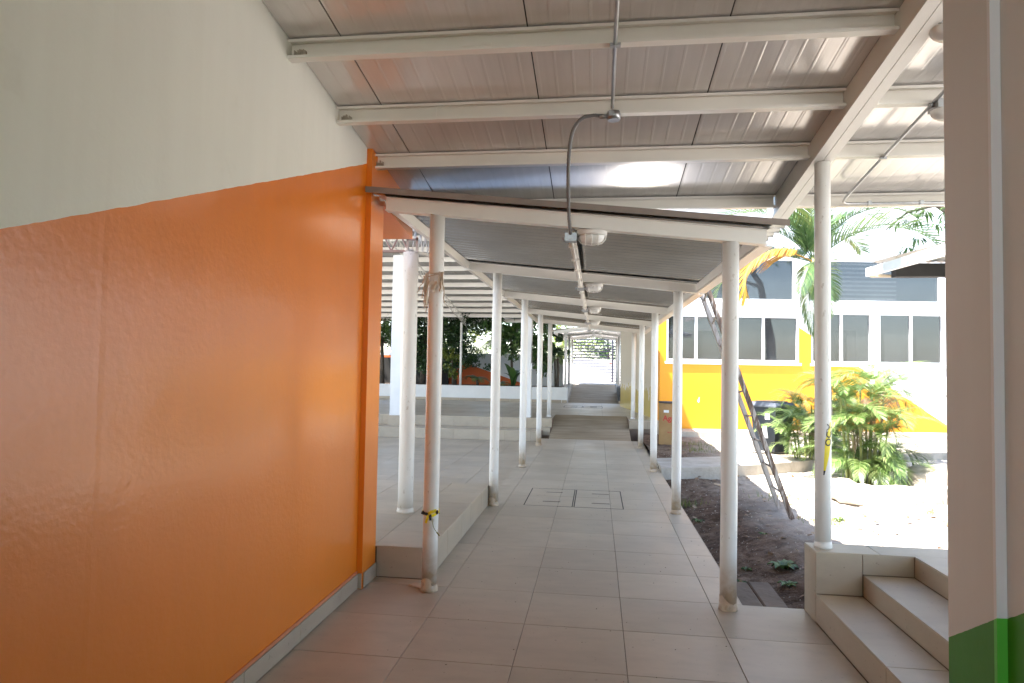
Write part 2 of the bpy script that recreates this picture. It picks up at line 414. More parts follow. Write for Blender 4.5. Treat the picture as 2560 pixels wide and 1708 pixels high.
# walkway level 0
XS = [-1.658 + .61*k - .0 for k in range(-25, 12)]
YS = [4.67 + .579*k for k in range(-16, 40)]
wk = MB(); wk.box(-1.68, 1.40, -8.6, 4.67, -.30, -G); wk.box(-1.27, 1.0, 4.67, 14.65, -.30, -G); wk.box(-1.68, -1.27, 4.67, 4.80, -.30, -G)
walk = struct(wk.build('walkway', M['grout']))
tiles(walk, seq(-1.676, 1.407, [-1.048, -.43, .178, .79]), seq(-.5, 4.67, YS), 0)
tiles(walk, seq(-1.268, 1.0, [-1.048, -.43, .178, .79]), seq(4.67, 14.63, YS), 0)
tile(walk, -1.65, -1.268, 4.672, 4.798, 0)
# side of the walkway towards the garden
for a, b in zip(seq(4.67, 14.63, YS)[:-1], seq(4.67, 14.63, YS)[1:]): tile(walk, a, b, -.15, -.001, 1.008, plane='x+', mat='tile_step')
# near terrace (left), one step up
tr = MB(); tr.box(-14, -1.228, 4.808, 7.5, -.30, .232-G)
terr = struct(tr.build('terrace', M['grout']))
tiles(terr, seq(-3.6, -1.22, [-1.658-.61*k for k in range(0, 6)]), seq(4.80, 7.5, YS), .232)
tile(terr, -1.634, -1.222, .002, .230, 4.80, plane='y-', mat='tile_step', name='riser_tile')
yy = seq(4.80, 7.5, [5.38, 5.96, 6.40, 6.98])
for a, b in zip(yy[:-1], yy[1:]): tile(terr, a, b, .002, .230, -1.22, plane='x+', mat='tile_step', name='riser_tile')
# lower court
cf = MB(); cf.box(-14, -1.272, 7.5, 15.0, -.32, -.12-G)
court = struct(cf.build('courtyard_floor', M['grout']))
tiles(court, seq(-6.6, -1.275, [-1.275-.61*k for k in range(1, 10)]), seq(7.5, 15.0, YS), -.12)
# upper level with steps
up = MB()
up.box(-14, -1.05, 15.66, 23.4, -.3, .37-G); up.box(-1.05, .78, 17.0, 23.4, -.3, .37-G); up.box(.78, 1.62, 15.66, 27.5, -.3, .37-G)
up.box(-14, -1.25, 15.01, 15.66, -.3, .125-G); up.box(-1.25, -1.06, 15.3, 15.66, -.3, .18-G)
upper = struct(up.build('upper_floor', M['grout']))
ys2 = [15.66+.6*k for k in range(0, 13)]
tiles(upper, seq(-8.4, -1.05, [-1.05-.612*k for k in range(1, 13)]), seq(15.65, 22.6, ys2), .37)
tiles(upper, [-1.05, -.44, .17, .78], seq(17.0, 22.9, ys2), .37)
tiles(upper, [.78, 1.20, 1.60], seq(15.65, 22.9, ys2), .37)
for a, b in zip(seq(-8.4, -1.05, [-1.05-.60*k for k in range(1, 13)])[:-1], seq(-8.4, -1.05, [-1.05-.60*k for k in range(1, 13)])[1:]):
    tile(upper, a, b, .126, .368, 15.65, plane='y-', mat='tile_step', name='riser_tile')
xs3 = seq(-8.4, -1.252, [-1.5-.60*k for k in range(0, 13)])
for a, b in zip(xs3[:-1], xs3[1:]):
    tile(upper, a, b, -.118, .123, 15.0, plane='y-', mat='tile_step', name='riser_tile'); tile(upper, a, b, 15.0, 15.64, .125, mat='tile', name='tile')
tile(upper, -1.25, -1.06, .002, .178, 15.29, plane='y-', mat='tile_step', name='riser_tile'); tile(upper, -1.25, -1.06, 15.29, 15.64, .18)
for a, b in ((.78, 1.20), (1.20, 1.60)): tile(upper, a, b, .18, .368, 15.65, plane='y-', mat='tile_step', name='riser_tile')
# ramp 1, ramp 2
rm = MB(); rm.prism([(14.63, .002), (16.98, .372), (17.0, .36), (17.0, -.2), (14.63, -.2)], -1.045, .775, 'x')
struct(rm.build('ramp', M['ramp']))
rm = MB(); rm.prism([(22.9, .366), (27.2, .92), (27.2, .3), (22.9, .3)], -.955, .765, 'x'); struct(rm.build('ramp', M['ramp']))
# street level behind the gate
st = MB(); st.box(-14, 30, 27.2, 70, -.3, .915); struct(st.build('entrance_pavement', M['pale_ground']))

# ------------------------------------------------------------------ GARDEN
def path_front(x):
    pts = [(1.0, 10.3), (2.3, 10.85), (4.7, 12.55), (6.75, 13.7), (12, 16.6)]
    for (a, b), (c, d) in zip(pts[:-1], pts[1:]):
        if x <= c: return b + (d-b)*(x-a)/(c-a)
    return 16.6
def soil_z(x, y):
    nz = noise.noise(Vector((x*1.3, y*1.3, 0)))*.045 + noise.noise(Vector((x*4, y*4, 3)))*.034 + noise.noise(Vector((x*11, y*11, 7)))*.016 + noise.noise(Vector((x*23, y*23, 9)))*.007
    base = -.11
    d = x-1.0
    if y < 10.2: base -= .14*max(0, 1-d/.75)
    pf = path_front(x)
    if y > pf+.4: base = .02 + .05*min(1, (y-pf)/2.5)
    if y < 10: base += .10*math.exp(-((x-2.0)**2/.35+(y-6.3)**2/.5))
    base += .16*math.exp(-((x-4.3)**2/.9+(y-7.7)**2/.6))
    base += .05*max(0, min(1, (x-3.2)/2))
    return base + nz*(1 if y < pf else .45)
so_ = MB(); nx, ny = 210, 250; X0, X1, Y0, Y1 = 1.0, 12.0, 4.66, 18.0
for j in range(ny+1):
    for i in range(nx+1):
        a = i/nx; x = X0+(X1-X0)*(a**1.35); y = Y0+(Y1-Y0)*((j/ny)**1.2); so_.v.append((x, y, soil_z(x, y)))
for j in range(ny):
    for i in range(nx):
        b = j*(nx+1)+i; so_.face([b, b+1, b+nx+2, b+nx+1], 0, True)
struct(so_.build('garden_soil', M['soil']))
# concrete path crossing the garden
pth = MB(); xsP = [1.01, 1.5, 2.0, 2.6, 3.2, 3.8, 4.4, 5.0, 5.8, 6.75, 8, 9.5, 11]
for a, b in zip(xsP[:-1], xsP[1:]):
    fa, fb = path_front(a), path_front(b); ba, bb = fa+1.05, fb+1.05
    pth.hexa([(a, fa, -.3), (b, fb, -.3), (b, bb, -.3), (a, ba, -.3), (a, fa, .07), (b, fb, .07), (b, bb, .085), (a, ba, .085)])
struct(pth.build('garden_path', M['concrete']))
# slab by the steps
thg = thing('concrete_slab', 'dusty cracked concrete slab on the soil between the walkway corner and the steps', 'slab')
for (a, b, c, d) in ((1.012, 1.22, 4.685, 5.50), (1.226, 1.395, 4.69, 5.53)):
    MB().bevbox(a, b, c, d, -.3, -.10, .01).build('slab_piece', M['dirty_slab'], thg)

def stone_mesh(sx, sy, sz, seed, mat='stone', jit=.05):
    n = 9; idx = {}; mb = MB()
    def key(p):
        k = tuple(round(c, 3) for c in p)
        if k not in idx:
            q = Vector(p); r = Vector((abs(q.x)**6, abs(q.y)**6, abs(q.z)**6)); L = (r.x+r.y+r.z)**(1/6); q = q/L      # rounded box
            w_ = Vector((q.x*sx/2, q.y*sy/2, q.z*sz/2)); o = Vector((seed*3.1, seed*1.7, 0))
            w_ += noise.noise_vector(w_*3+o)*jit*1.3 + noise.noise_vector(w_*11+o)*jit*.35
            idx[k] = len(mb.v); mb.v.append(tuple(w_))
        return idx[k]
    for ax in range(3):
        for s in (-1, 1):
            for i in range(n):
                for j in range(n):
                    def pt(a, b):
                        p = [0, 0, 0]; p[ax] = s; p[(ax+1) % 3] = -1+2*a/n; p[(ax+2) % 3] = -1+2*b/n; return p
                    f = [key(pt(i, j)), key(pt(i+1, j)), key(pt(i+1, j+1)), key(pt(i, j+1))]
                    mb.face(f if s > 0 else f[::-1], 0, True)
    return mb.mesh('stone_block', M[mat])
for (x, y, z, sx, sy, sz, rz, lab) in (
    (3.85, 9.25, -.03, 1.5, .55, .22, .05, 'long low pale stone ledge across the sunny soil in front of the palm clump'),
    (4.55, 9.15, .02, .42, .30, .20, .1, 'rough brown square stone set at the end of the low stone ledge'),
    (5.6, 10.0, .06, 2.2, .9, .42, .12, 'large flat sunlit stone block to the right of the palm clump'),
    (3.45, 9.9, -.05, .5, .35, .22, .5, 'rounded rock in the leaf shade at the foot of the palm clump'),
    (4.9, 8.3, .0, .55, .5, .26, .3, 'crumbling stone amid dry leaves at the edge of the white column')):
    tag(link('garden_stone', stone_mesh(sx, sy, sz, int(x*10)), None, (x, y, z), (0, 0, rz)), lab, 'stone', 'stones in the sunny garden')

# ------------------------------------------------------------------ STAIRS AND LANDING (right)
sr = thing('tiled_steps', 'beige tiled steps rising to the right onto the raised landing', 'steps')
b = MB()
b.prism([(1.415, -.3), (1.415, .445-G), (6.0, .445-G), (6.0, -.3)], 4.448, 4.665, 'y')
b.box(2.008, 6.0, -8.6, 4.448, -.3, .445-G)
b.box(1.70, 2.008, 2.2, 4.448, -.3, .312-G); b.box(1.415, 1.70, 2.2, 4.448, -.3, .176-G)
b.build('step_core', M['grout'], sr)
# treads
ysr = [2.25, 2.80, 3.42, 4.44]
for a, c in zip(ysr[:-1], ysr[1:]):
    tile(sr, 1.408, 1.694, a, c, .176, name='tread_tile'); tile(sr, 1.694, 2.0, a, c, .312, name='tread_tile')
    tile(sr, a, c, .002, .170, 1.408, plane='x-', mat='tile_step', name='riser_tile')
    tile(sr, a, c, .178, .306, 1.694, plane='x-', mat='tile_step', name='riser_tile')
    tile(sr, a, c, .314, .439, 2.0, plane='x-', mat='tile_step', name='riser_tile')
tile(sr, 4.44, 4.67, -.1, .439, 1.408, plane='x-', mat='tile_step', name='riser_tile')
tile(sr, 1.408, 1.692, .178, .440, 4.44, plane='y-', mat='tile_step', name='riser_tile'); tile(sr, 1.692, 2.0, .314, .440, 4.44, plane='y-', mat='tile_step', name='riser_tile')
for a, c in zip([1.408, 1.80, 2.41, 3.02, 3.63, 4.24][:-1], [1.408, 1.80, 2.41, 3.02, 3.63, 4.24][1:]):
    tile(sr, a, c, 4.44, 4.67, .445, name='landing_tile')
    if a > 1.5: 
        for p, q in ((3.86, 4.44), (3.28, 3.86), (2.7, 3.28)): tile(sr, max(a, 2.0), c, p, q, .445, name='landing_tile')
for a, c in ((1.408, 1.99), (1.99, 2.58), (2.58, 3.2)): 
    pass

# ------------------------------------------------------------------ LEFT WALL
def roofz(y): return 3.362-.1496*(y-3.255)
wl = thing('orange_wall', 'tall glossy orange wall with white paint above a slanting line', 'wall')
b = MB(); b.prism([(-8.6, -.3), (4.51, -.3), (4.51, roofz(4.51)+.05), (-8.6, roofz(-8.6)+.05)], -1.98, -1.68, 'x'); b.build('wall_panel', M['wall_left'], wl)
b = MB(); b.prism([(4.512, -.3), (4.79, -.3), (4.79, roofz(4.79)+.0), (4.512, roofz(4.512)+.0)], -1.98, -1.64, 'x'); b.build('pier', M['orange'], wl)
b = MB(); b.prism([(4.792, 2.83), (5.59, 2.722), (5.59, roofz(5.59)+.0), (4.792, roofz(4.79)+.0)], -2.0, -1.642, 'x'); b.build('cantilever_beam', M['orange'], wl)
for a, c in zip(seq(-.4, 4.51, [3.0-.6*k-.0 for k in range(-2, 6)])[:-1], seq(-.4, 4.51, [3.0-.6*k for k in range(-2, 6)])[1:]):
    tile(wl, a, c, .003, .108, -1.666, plane='x+', mat='tile_step', name='skirting_tile', th=.014)
tile(wl, 4.53, 4.788, .003, .112, -1.628, plane='x+', mat='tile_step', name='skirting_tile')
tile(wl, -1.668, -1.640, .003, .112, 4.505, plane='y-', mat='tile_step', name='skirting_tile')
b = MB(); b.box(-1.68, -1.672, -.5, 4.508, .108, .128); b.build('skirting_paint_edge', simple('pink_undercoat', (.62, .22, .10), .5), wl)

# ------------------------------------------------------------------ RIGHT WALL
wr = thing('green_white_wall', 'near grey white wall with a green slanting base and a projecting pier', 'wall')
b = MB(); b.prism([(-8.6, -.3), (2.40, -.3), (2.40, roofz(2.4)+.05), (-8.6, roofz(-8.6)+.05)], 1.362, 1.64, 'x'); b.build('wall_panel', M['wall_right'], wr)
b = MB(); b.prism([(2.402, -.3), (2.69, -.3), (2.69, roofz(2.69)), (2.402, roofz(2.40))], 1.33, 1.64, 'x'); b.build('pier', M['wall_right'], wr)

b = MB(); b.prism([(2.385, -.3), (2.401, -.3), (2.401, roofz(2.4)), (2.385, roofz(2.385))], 1.328, 1.361, 'x'); b.build('lit_edge_strip', M['wall_right_lit'], wr)  # thin strip painted brighter to look lit from behind the camera

# ------------------------------------------------------------------ MAIN ROOF
mr = thing('main_canopy', 'broad sloping roof of flat ceiling panels on white purlins above the camera', 'roof')
edges = [-1.68, -1.385, -.375, .64, 1.65, 2.67, 3.69, 4.71, 5.73, 6.75]
for a, c in zip(edges[:-1], edges[1:]):
    b = MB(); g = .004
    b.prism([(-8.8, roofz(-8.8)), (5.50, roofz(5.50)), (5.50, roofz(5.50)+.045), (-8.8, roofz(-8.8)+.045)], a+g, c-g, 'x'); b.build('ceiling_panel', M['ceiling'], mr)
b = MB(); b.prism([(-8.8, roofz(-8.8)+.012), (5.49, roofz(5.49)+.012), (5.49, roofz(5.49)+.05), (-8.8, roofz(-8.8)+.05)], -1.684, 6.76, 'x')
b = MB()
for e in edges[1:-1]: b.prism([(-8.79, roofz(-8.79)+.006), (5.49, roofz(5.49)+.006), (5.49, roofz(5.49)+.04), (-8.79, roofz(-8.79)+.04)], e-.0038, e+.0038, 'x')
b.build('seam', M['seam'], mr)
def cchan(x0, x1, y, z, h=.105, wd=.055, t=.004, lip=.016):
    """C purlin opening towards -Y"""
    pts = [(y, z), (y, z-lip), (y+t, z-lip), (y+t, z-t), (y+wd-t, z-t), (y+wd-t, z-h+t), (y+t, z-h+t), (y+t, z-h+lip), (y, z-h+lip), (y, z-h), (y+wd, z-h), (y+wd, z)]
    return MB().prism(pts, x0, x1, 'x')
for y in (-7.8, -6.5, -5.2, -3.9, -2.6, -1.3, 0.0, .66, 1.31, 1.96, 2.61, 3.262, 3.93, 4.575, 5.44):
    h = .105 if y < 5 else .10
    cchan(-1.678, 1.42, y, roofz(y+.055)-.002, h).build('purlin', M['white_metal'], mr); cchan(1.545, 6.7, y, roofz(y+.055)-.002, h).build('purlin', M['white_metal'], mr)
# rust and weld scraps on the purlins
for a, y in ((-1.655, 3.27), (-1.655, 3.94), (-1.655, 4.58)):
    b = MB()
    for k in range(7): b.box(a+.01*k, a+.01*k+.006, y+.02, y+.03+.002*k, roofz(y+.055)-.085+.008*random.random(), roofz(y+.055)-.04-.02*random.random())
    b.build('mortar_patch', M['concrete'], mr)
b = MB()
for x, y in ((-.72, 3.262), (-1.02, 3.93)):
    b.box(x, x+.004 if y > 3.5 else x+.16, y-.003, y+.0, roofz(y+.055)-.09, roofz(y+.055)-.02 if y > 3.5 else roofz(y+.055)-.075)
b.build('splice_plate', M['white_metal'], mr)
MB().prism([(-8.8, roofz(-8.8)), (5.5, roofz(5.5)), (5.5, roofz(5.5)+.05), (-8.8, roofz(-8.8)+.05)], -14.0, -1.69, 'x').build('sun_block_roof', M['zinc_white'], mr)  # unseen roof left of the wall, added to keep sun off the terrace
# girder made of two channels
gb = lambda y: roofz(y)-.166
for a, c in ((1.425, 1.481), (1.485, 1.541)):
    MB().prism([(-8.8, gb(-8.8)), (5.72, gb(5.72)), (5.72, roofz(5.72)-.004), (-8.8, roofz(-8.8)-.004)], a, c, 'x').build('girder', M['white_metal'], mr)
b = MB()
for a, c in ((1.418, 1.425), (1.541, 1.548)):
    b.prism([(-8.8, gb(-8.8)), (5.72, gb(5.72)), (5.72, gb(5.72)+.02), (-8.8, gb(-8.8)+.02)], a, c, 'x')
b.build('girder_lip', M['white_metal'], mr)
def post(x, y, z0, z1, r, parent, lean=(0, 0)):
    n = 7; pts = []; rad = []
    for k in range(n+1):
        t = k/n; pts.append((x+lean[0]*t+random.uniform(-.0012, .0012), y+lean[1]*t, z0+(z1-z0)*t)); rad.append(r*random.uniform(.985, 1.015))
    mb = MB(); mb.tube(pts, rad, 28)
    mb.tube([(x, y, z0), (x, y, z0+.012), (x, y, z0+.03), (x, y, z0+.045)], [r*1.12, r*1.14, r*1.07, r*1.0], 20)
    return mb.build('post', M['post'], parent)
post(1.492, 4.56, .445, 3.004, .050, mr)
# terrace post and truss
ct = thing('terrace_post_frame', 'thick cream post on the terrace carrying a thin steel truss', 'post')
post(-1.752, 5.93, .232, 2.66, .072, ct)
def truss(p, q, depth, pitch, r=.009, chord=.022, upv=Vector((0, 0, 1))):
    p, q = Vector(p), Vector(q); mb = MB(); L = (q-p).length; n = max(1, int(L/pitch)); up = Vector(upv)*depth
    mb.bar(p, q, chord*1.6, chord); mb.bar(p+up, q+up, chord*1.6, chord)
    for k in range(n):
        a = p+(q-p)*(k/n); c = p+(q-p)*((k+.5)/n)+up; d = p+(q-p)*((k+1)/n)
        mb.tube([a, c], r, 5, False); mb.tube([c, d], r, 5, False)
    return mb
truss((-3.6, 5.93, 2.675), (-1.78, 5.93, 2.675), .17, .155).build('truss', simple('rusty_truss', (.30, .20, .17), .6), ct)
truss((-1.75, 5.96, 2.685), (-1.58, 6.45, 2.68), .20, .085, .007).build('truss', M['truss'], ct)
MB().tube([(-1.80, 5.90, 2.69), (-1.58, 6.45, 2.68)], .014, 10).build('tube_chord', M['white_metal'], ct)
b = MB(); b.box(-1.79, -1.77, 5.90, 5.92, 2.66, 2.80); b.box(-1.70, -1.68, 5.90, 5.92, 2.66, 2.80); b.box(-1.79, -1.68, 5.90, 5.92, 2.77, 2.79); b.build('bracket', M['grey_metal'], ct)

# ------------------------------------------------------------------ WALKWAY CANOPY
wc = thing('walkway_canopy', 'long low corrugated canopy on two rows of round white posts over the walkway', 'canopy')
def bz(x): return 2.824-.1019*(x+1.537)        # top of cross beams
PY = [4.577, 7.467, 10.39, 13.35, 16.2]
for i, y in enumerate(PY):
    z0 = 0 if i < 4 else .37
    post(-1.163, y, z0, bz(-1.158)-.103, .0545, wc, (.004, 0)); post(.892, y, z0, bz(.9)-.103, .0525 if i else .0545, wc, (.01, 0))
    # I-shaped cross beam
    for (zt, zb, ya, yb, nm) in ((0, -.006, -.035, .035, 'f'), (-.006, -.096, -.004, .004, 'w'), (-.096, -.102, -.05, .035, 'f')): pass
    mb = MB(); xa, xb = -1.54, 1.13
    for (zt, zb, ya, yb) in ((0, -.007, -.045, .03), (-.0071, -.0949, -.030, .02), (-.095, -.102, -.05, .03)):
        mb.hexa([(xa, y+ya, bz(xa)+zb), (xb, y+ya, bz(xb)+zb), (xb, y+yb, bz(xb)+zb), (xa, y+yb, bz(xa)+zb), (xa, y+ya, bz(xa)+zt), (xb, y+ya, bz(xb)+zt), (xb, y+yb, bz(xb)+zt), (xa, y+yb, bz(xa)+zt)])
    mb.build('cross_beam', M['white_metal'], wc)
ycuts = PY
for i in range(4):
    for xa, xb in ((-1.535, -1.485), (1.085, 1.125)):
        mb = MB(); a, c = PY[i]+.036, PY[i+1]-.052
        mb.hexa([(xa, a, bz(xa)-.09), (xb, a, bz(xb)-.09), (xb, c, bz(xb)-.09), (xa, c, bz(xa)-.09), (xa, a, bz(xa)-.008), (xb, a, bz(xb)-.008), (xb, c, bz(xb)-.008), (xa, c, bz(xa)-.008)])
        if xa > 0: mb.hexa([(xa+.01, a, bz(xb)-.10), (xb+.06, a, bz(xb)-.107), (xb+.06, c, bz(xb)-.107), (xa+.01, c, bz(xb)-.10), (xa+.01, a, bz(xb)-.093), (xb+.06, a, bz(xb)-.10), (xb+.06, c, bz(xb)-.10), (xa+.01, c, bz(xb)-.093)])
        mb.build('edge_beam', M['white_metal'], wc)
def rz_(x): return 2.836-.0959*(x+1.659)+.006
def corr_sheet(y0, y1, x0, x1, zf, pitch, amp, seg=6, th=.003):
    mb = MB(); n = max(1, round((y1-y0)/pitch)*seg); xs = [x0, (x0+x1)/2, x1]
    for layer in (0, 1):
        for i in range(n+1):
            y = y0+(y1-y0)*i/n
            d = amp*sin(2*pi*(y-y0)/pitch)
            for x in xs: mb.v.append((x, y, zf(x)+d+layer*th))
    w_ = len(xs); L = (n+1)*w_
    for i in range(n):
        for j in range(w_-1):
            q = [i*w_+j, i*w_+j+1, (i+1)*w_+j+1, (i+1)*w_+j]
            mb.face(q[::-1], 0, True); mb.face([L+k for k in q], 0, True)
        for j in (0, w_-1):
            q = [i*w_+j, (i+1)*w_+j, L+(i+1)*w_+j, L+i*w_+j]; mb.face(q if j == 0 else q[::-1])
    return mb
k = 0; y = 4.46
while y < 16.75:
    corr_sheet(y, y+1.008, -1.66, 1.25, lambda x, o=(k % 2)*.002: rz_(x)+.022+o, .144, .022, 8).build('roof_sheet', M['zinc'], wc); y += 1.008; k += 1
mb = MB(); xa, xb = -1.662, 1.252
for (ya, yb, za, zb) in ((4.445, 4.452, -.006, .036), (4.452, 4.56, .030, .036)):
    mb.hexa([(xa, ya, rz_(xa)+za), (xb, ya, rz_(xb)+za), (xb, yb, rz_(xb)+za), (xa, yb, rz_(xa)+za), (xa, ya, rz_(xa)+zb), (xb, ya, rz_(xb)+zb), (xb, yb, rz_(xb)+zb), (xa, yb, rz_(xa)+zb)])
mb.build('edge_flashing', M['fascia'], wc)

# strut channel with boxes and bulkhead lamps
st_ = thing('cable_channel', 'white cable channel with grey junction boxes running under the walkway canopy', 'cable channel')
mb = MB(); mb.box(-.215, -.165, 4.63, 15.9, 2.528, 2.532); mb.box(-.215, -.211, 4.63, 15.9, 2.532, 2.572); mb.box(-.169, -.165, 4.63, 15.9, 2.532, 2.572)
mb.build('channel', M['white_metal'], st_)
mb = MB(); mb.tube([(-.19, 4.6, 2.518), (-.19, 16.1, 2.518)], .009, 8)
for kk in range(18): mb.box(-.222, -.158, 4.9+kk*.62, 4.925+kk*.62, 2.508, 2.528)
mb.build('conduit', M['white_metal'], st_)
for y in [q-.0 for q in PY]:
    mb = MB(); mb.box(-.232, -.150, y-.045, y+.045, 2.488, 2.545); mb.tube([(-.25, y, 2.512), (-.232, y, 2.512)], .014, 8); mb.tube([(-.15, y, 2.512), (-.12, y, 2.515)], .013, 8)
    mb.tube([(-.19, y-.06, 2.512), (-.19, y-.045, 2.512)], .016, 8); mb.build('junction_box', M['grey_metal'], st_)
def bulkhead(loc, label):
    t = thing('bulkhead_lamp', label, 'lamp', loc, 0, 'bulkhead lamps under the walkway canopy')
    mb = MB(); n = 24
    def ring(a, b_, z, y0=0): return [(a*cos(2*pi*i/n), b_*sin(2*pi*i/n), z) for i in range(n)]
    prof = [(.105, .060, 0), (.107, .062, -.004), (.107, .062, -.032), (.100, .055, -.038)]
    for p in prof: mb.v += ring(*p)
    for j in range(len(prof)-1):
        for i in range(n): i2 = (i+1) % n; mb.face([j*n+i, (j+1)*n+i, (j+1)*n+i2, j*n+i2], 0, True)
    mb.face(list(range(n))); mb.face([(len(prof)-1)*n+i for i in range(n)][::-1]); mb.build('lamp_base', M['lamp_white'], t)
    mb = MB(); K = 6
    for j in range(K+1):
        a = pi/2*j/K; mb.v += ring(.090*cos(a)**.6+.002 if j < K else .03, .047*cos(a)**.6+.002 if j < K else .015, -.038-.058*sin(a))
    for j in range(K):
        for i in range(n): i2 = (i+1) % n; mb.face([j*n+i, (j+1)*n+i, (j+1)*n+i2, j*n+i2], 0, True)
    mb.face([K*n+i for i in range(n)][::-1]); mb.build('glass_dome', M['frosted'], t)
    mb = MB()
    for x in (-.045, .0, .045):
        mb.tube([(x, -.058, -.036), (x, -.056, -.065), (x, -.035, -.096), (x, 0, -.104), (x, .035, -.096), (x, .056, -.065), (x, .058, -.036)], .0042, 6)
    mb.tube([(-.102, 0, -.036), (-.096, 0, -.065), (-.07, 0, -.094), (0, 0, -.106), (.07, 0, -.094), (.096, 0, -.065), (.102, 0, -.036)], .0042, 6)
    mb.build('wire_guard', M['lamp_white'], t); return t
ords = ['nearest caged oval lamp under the first canopy beam beside the grey conduit', 'second caged oval lamp counting from the front, under the second beam',
        'third caged oval lamp counting from the front, under the third beam', 'fourth caged oval lamp from the front, under the fourth beam', 'farthest caged oval lamp, under the last canopy beam']
for i, y in enumerate(PY[:4]): bulkhead((-.045, y-.0, 2.568), ords[i])

# ceiling conduit + flexible drop
cc = thing('ceiling_conduit', 'thin steel conduit under the purlins ending in a grey flexible drop to the canopy', 'conduit')
MB().tube([(.075, y, roofz(y)-.118) for y in (-5, -4, 0, 3.0, 3.86)], .0105, 10).build('steel_pipe', M['grey_metal'], cc)
b = MB(); b.tube([(.085, 3.94, roofz(3.9)-.155), (.085, 3.94, roofz(3.9)-.108)], .042, 8); b.tube([(.085, 3.94, roofz(3.9)-.160), (.085, 3.94, roofz(3.9)-.1555)], .037, 8)
b.box(.055, .085, 3.885, 3.90, roofz(3.9)-.15, roofz(3.9)-.115); b.tube([(.0, 3.94, 3.131), (.05, 3.94, 3.131)], .014, 8); b.build('junction_box', M['grey_metal'], cc)
def spline(P, n=10):
    out = []; P = [Vector(p) for p in P]
    for i in range(len(P)-1):
        p0, p1, p2, p3 = P[max(i-1, 0)], P[i], P[i+1], P[min(i+2, len(P)-1)]
        for k in range(n):
            t = k/n; out.append(.5*((2*p1)+(-p0+p2)*t+(2*p0-5*p1+4*p2-p3)*t*t+(-p0+3*p1-3*p2+p3)*t**3))
    out.append(P[-1]); return out
fl = spline([(.03, 3.94, 3.131), (-.04, 3.94, 3.142), (-.11, 3.95, 3.125), (-.165, 3.99, 3.06), (-.19, 4.08, 2.93), (-.197, 4.22, 2.76), (-.197, 4.36, 2.63), (-.192, 4.52, 2.535)], 16)
b = MB(); b.tube(fl, [.0115+.0012*(i % 2) for i in range(len(fl))], 9); b.build('flexible_pipe', M['grey_pvc'], cc)
b = MB(); b.box(.048, .102, 3.262, 3.290, roofz(3.3)-.125, roofz(3.3)-.108); b.box(.048, .102, 2.61, 2.64, roofz(2.6)-.125, roofz(2.6)-.108); b.build('pipe_clip', M['grey_metal'], cc)
c2 = thing('eave_conduit', 'thin pipe along the right ceiling bending along the eave purlin', 'conduit')
pp = [(1.89, y, roofz(y)-.116) for y in (-2, 0, 2, 3.8, 5.25)] + [(1.90, 5.33, roofz(5.33)-.118), (1.94, 5.375, roofz(5.36)-.118), (2.05, 5.385, roofz(5.36)-.118), (6.6, 5.385, roofz(5.36)-.118)]
MB().tube(pp, .0105, 10).build('pipe', M['grey_metal'], c2)
b = MB()
for x in (2.1, 2.48, 3.4): b.box(x, x+.025, 5.37, 5.40, roofz(5.36)-.134, roofz(5.36)-.10)
b.box(1.87, 1.91, 4.58, 4.60, roofz(4.6)-.132, roofz(4.6)-.1); b.build('pipe_clip', M['grey_metal'], c2)
def ceil_lamp(x, y, lab):
    t = thing('ceiling_lamp', lab, 'lamp', (x, y, roofz(y)-.11), 0, 'lamps under the right side of the main roof')
    b = MB(); b.box(-.06, .12, -.05, .07, -.05, 0); b.tube([(-.085, 0, -.02), (-.06, 0, -.02)], .013, 8); b.build('lamp_housing', M['grey_metal'], t)
    b = MB(); n = 20
    for j in range(6):
        a = pi/2*j/5; r = .095*cos(a)*.9+.012; 
        b.v += [(.03+r*1.05*cos(2*pi*i/n), .01+r*.8*sin(2*pi*i/n), -.05-.058*sin(a)) for i in range(n)]
    for j in range(5):
        for i in range(n): i2 = (i+1) % n; b.face([j*n+i, (j+1)*n+i, (j+1)*n+i2, j*n+i2], 0, True)
    b.face([5*n+i for i in range(n)][::-1]); b.build('lamp_glass', M['frosted'], t)
ceil_lamp(1.60, 3.20, 'white lamp beside the girder at the top right, half hidden by the wall')
ceil_lamp(1.95, 3.93, 'white lamp on the thin ceiling pipe just left of the near wall')

# ------------------------------------------------------------------ TAPE, TWINE, FILM on posts
tk = thing('warning_tape_knot', 'yellow and black warning tape knotted round the near left post', 'tape')
b = MB(); b2 = MB()
rng = [(-1.163+.060*cos(a), 4.577+.060*sin(a)) for a in [2*pi*i/20 for i in range(21)]]
for i in range(20):
    (xa, ya), (xb, yb) = rng[i], rng[i+1]; za = .55+.012*sin(i*.7); zb = .55+.012*sin((i+1)*.7)
    (b if i % 3 else b2).hexa([(xa, ya, za-.010), (xb, yb, zb-.010), (xb*1.0+(xb+1.163)*.04, yb+(yb-4.577)*.04, zb-.010), (xa+(xa+1.163)*.04, ya+(ya-4.577)*.04, za-.010),
                               (xa, ya, za+.010), (xb, yb, zb+.010), (xb+(xb+1.163)*.04, yb+(yb-4.577)*.04, zb+.010), (xa+(xa+1.163)*.04, ya+(ya-4.577)*.04, za+.010)])
def ribbon(mb, pts, w_, th=.0015):
    pts = [Vector(p) for p in pts]
    for p, q in zip(pts[:-1], pts[1:]): mb.bar(p, q, w_, th, (random.uniform(-.4, .4), -1, random.uniform(-.4, .4)))
ribbon(b, [(-1.165, 4.515, .55), (-1.15, 4.500, .565), (-1.125, 4.502, .575), (-1.105, 4.51, .58)], .022); ribbon(b2, [(-1.105, 4.509, .58), (-1.098, 4.50, .56)], .02)
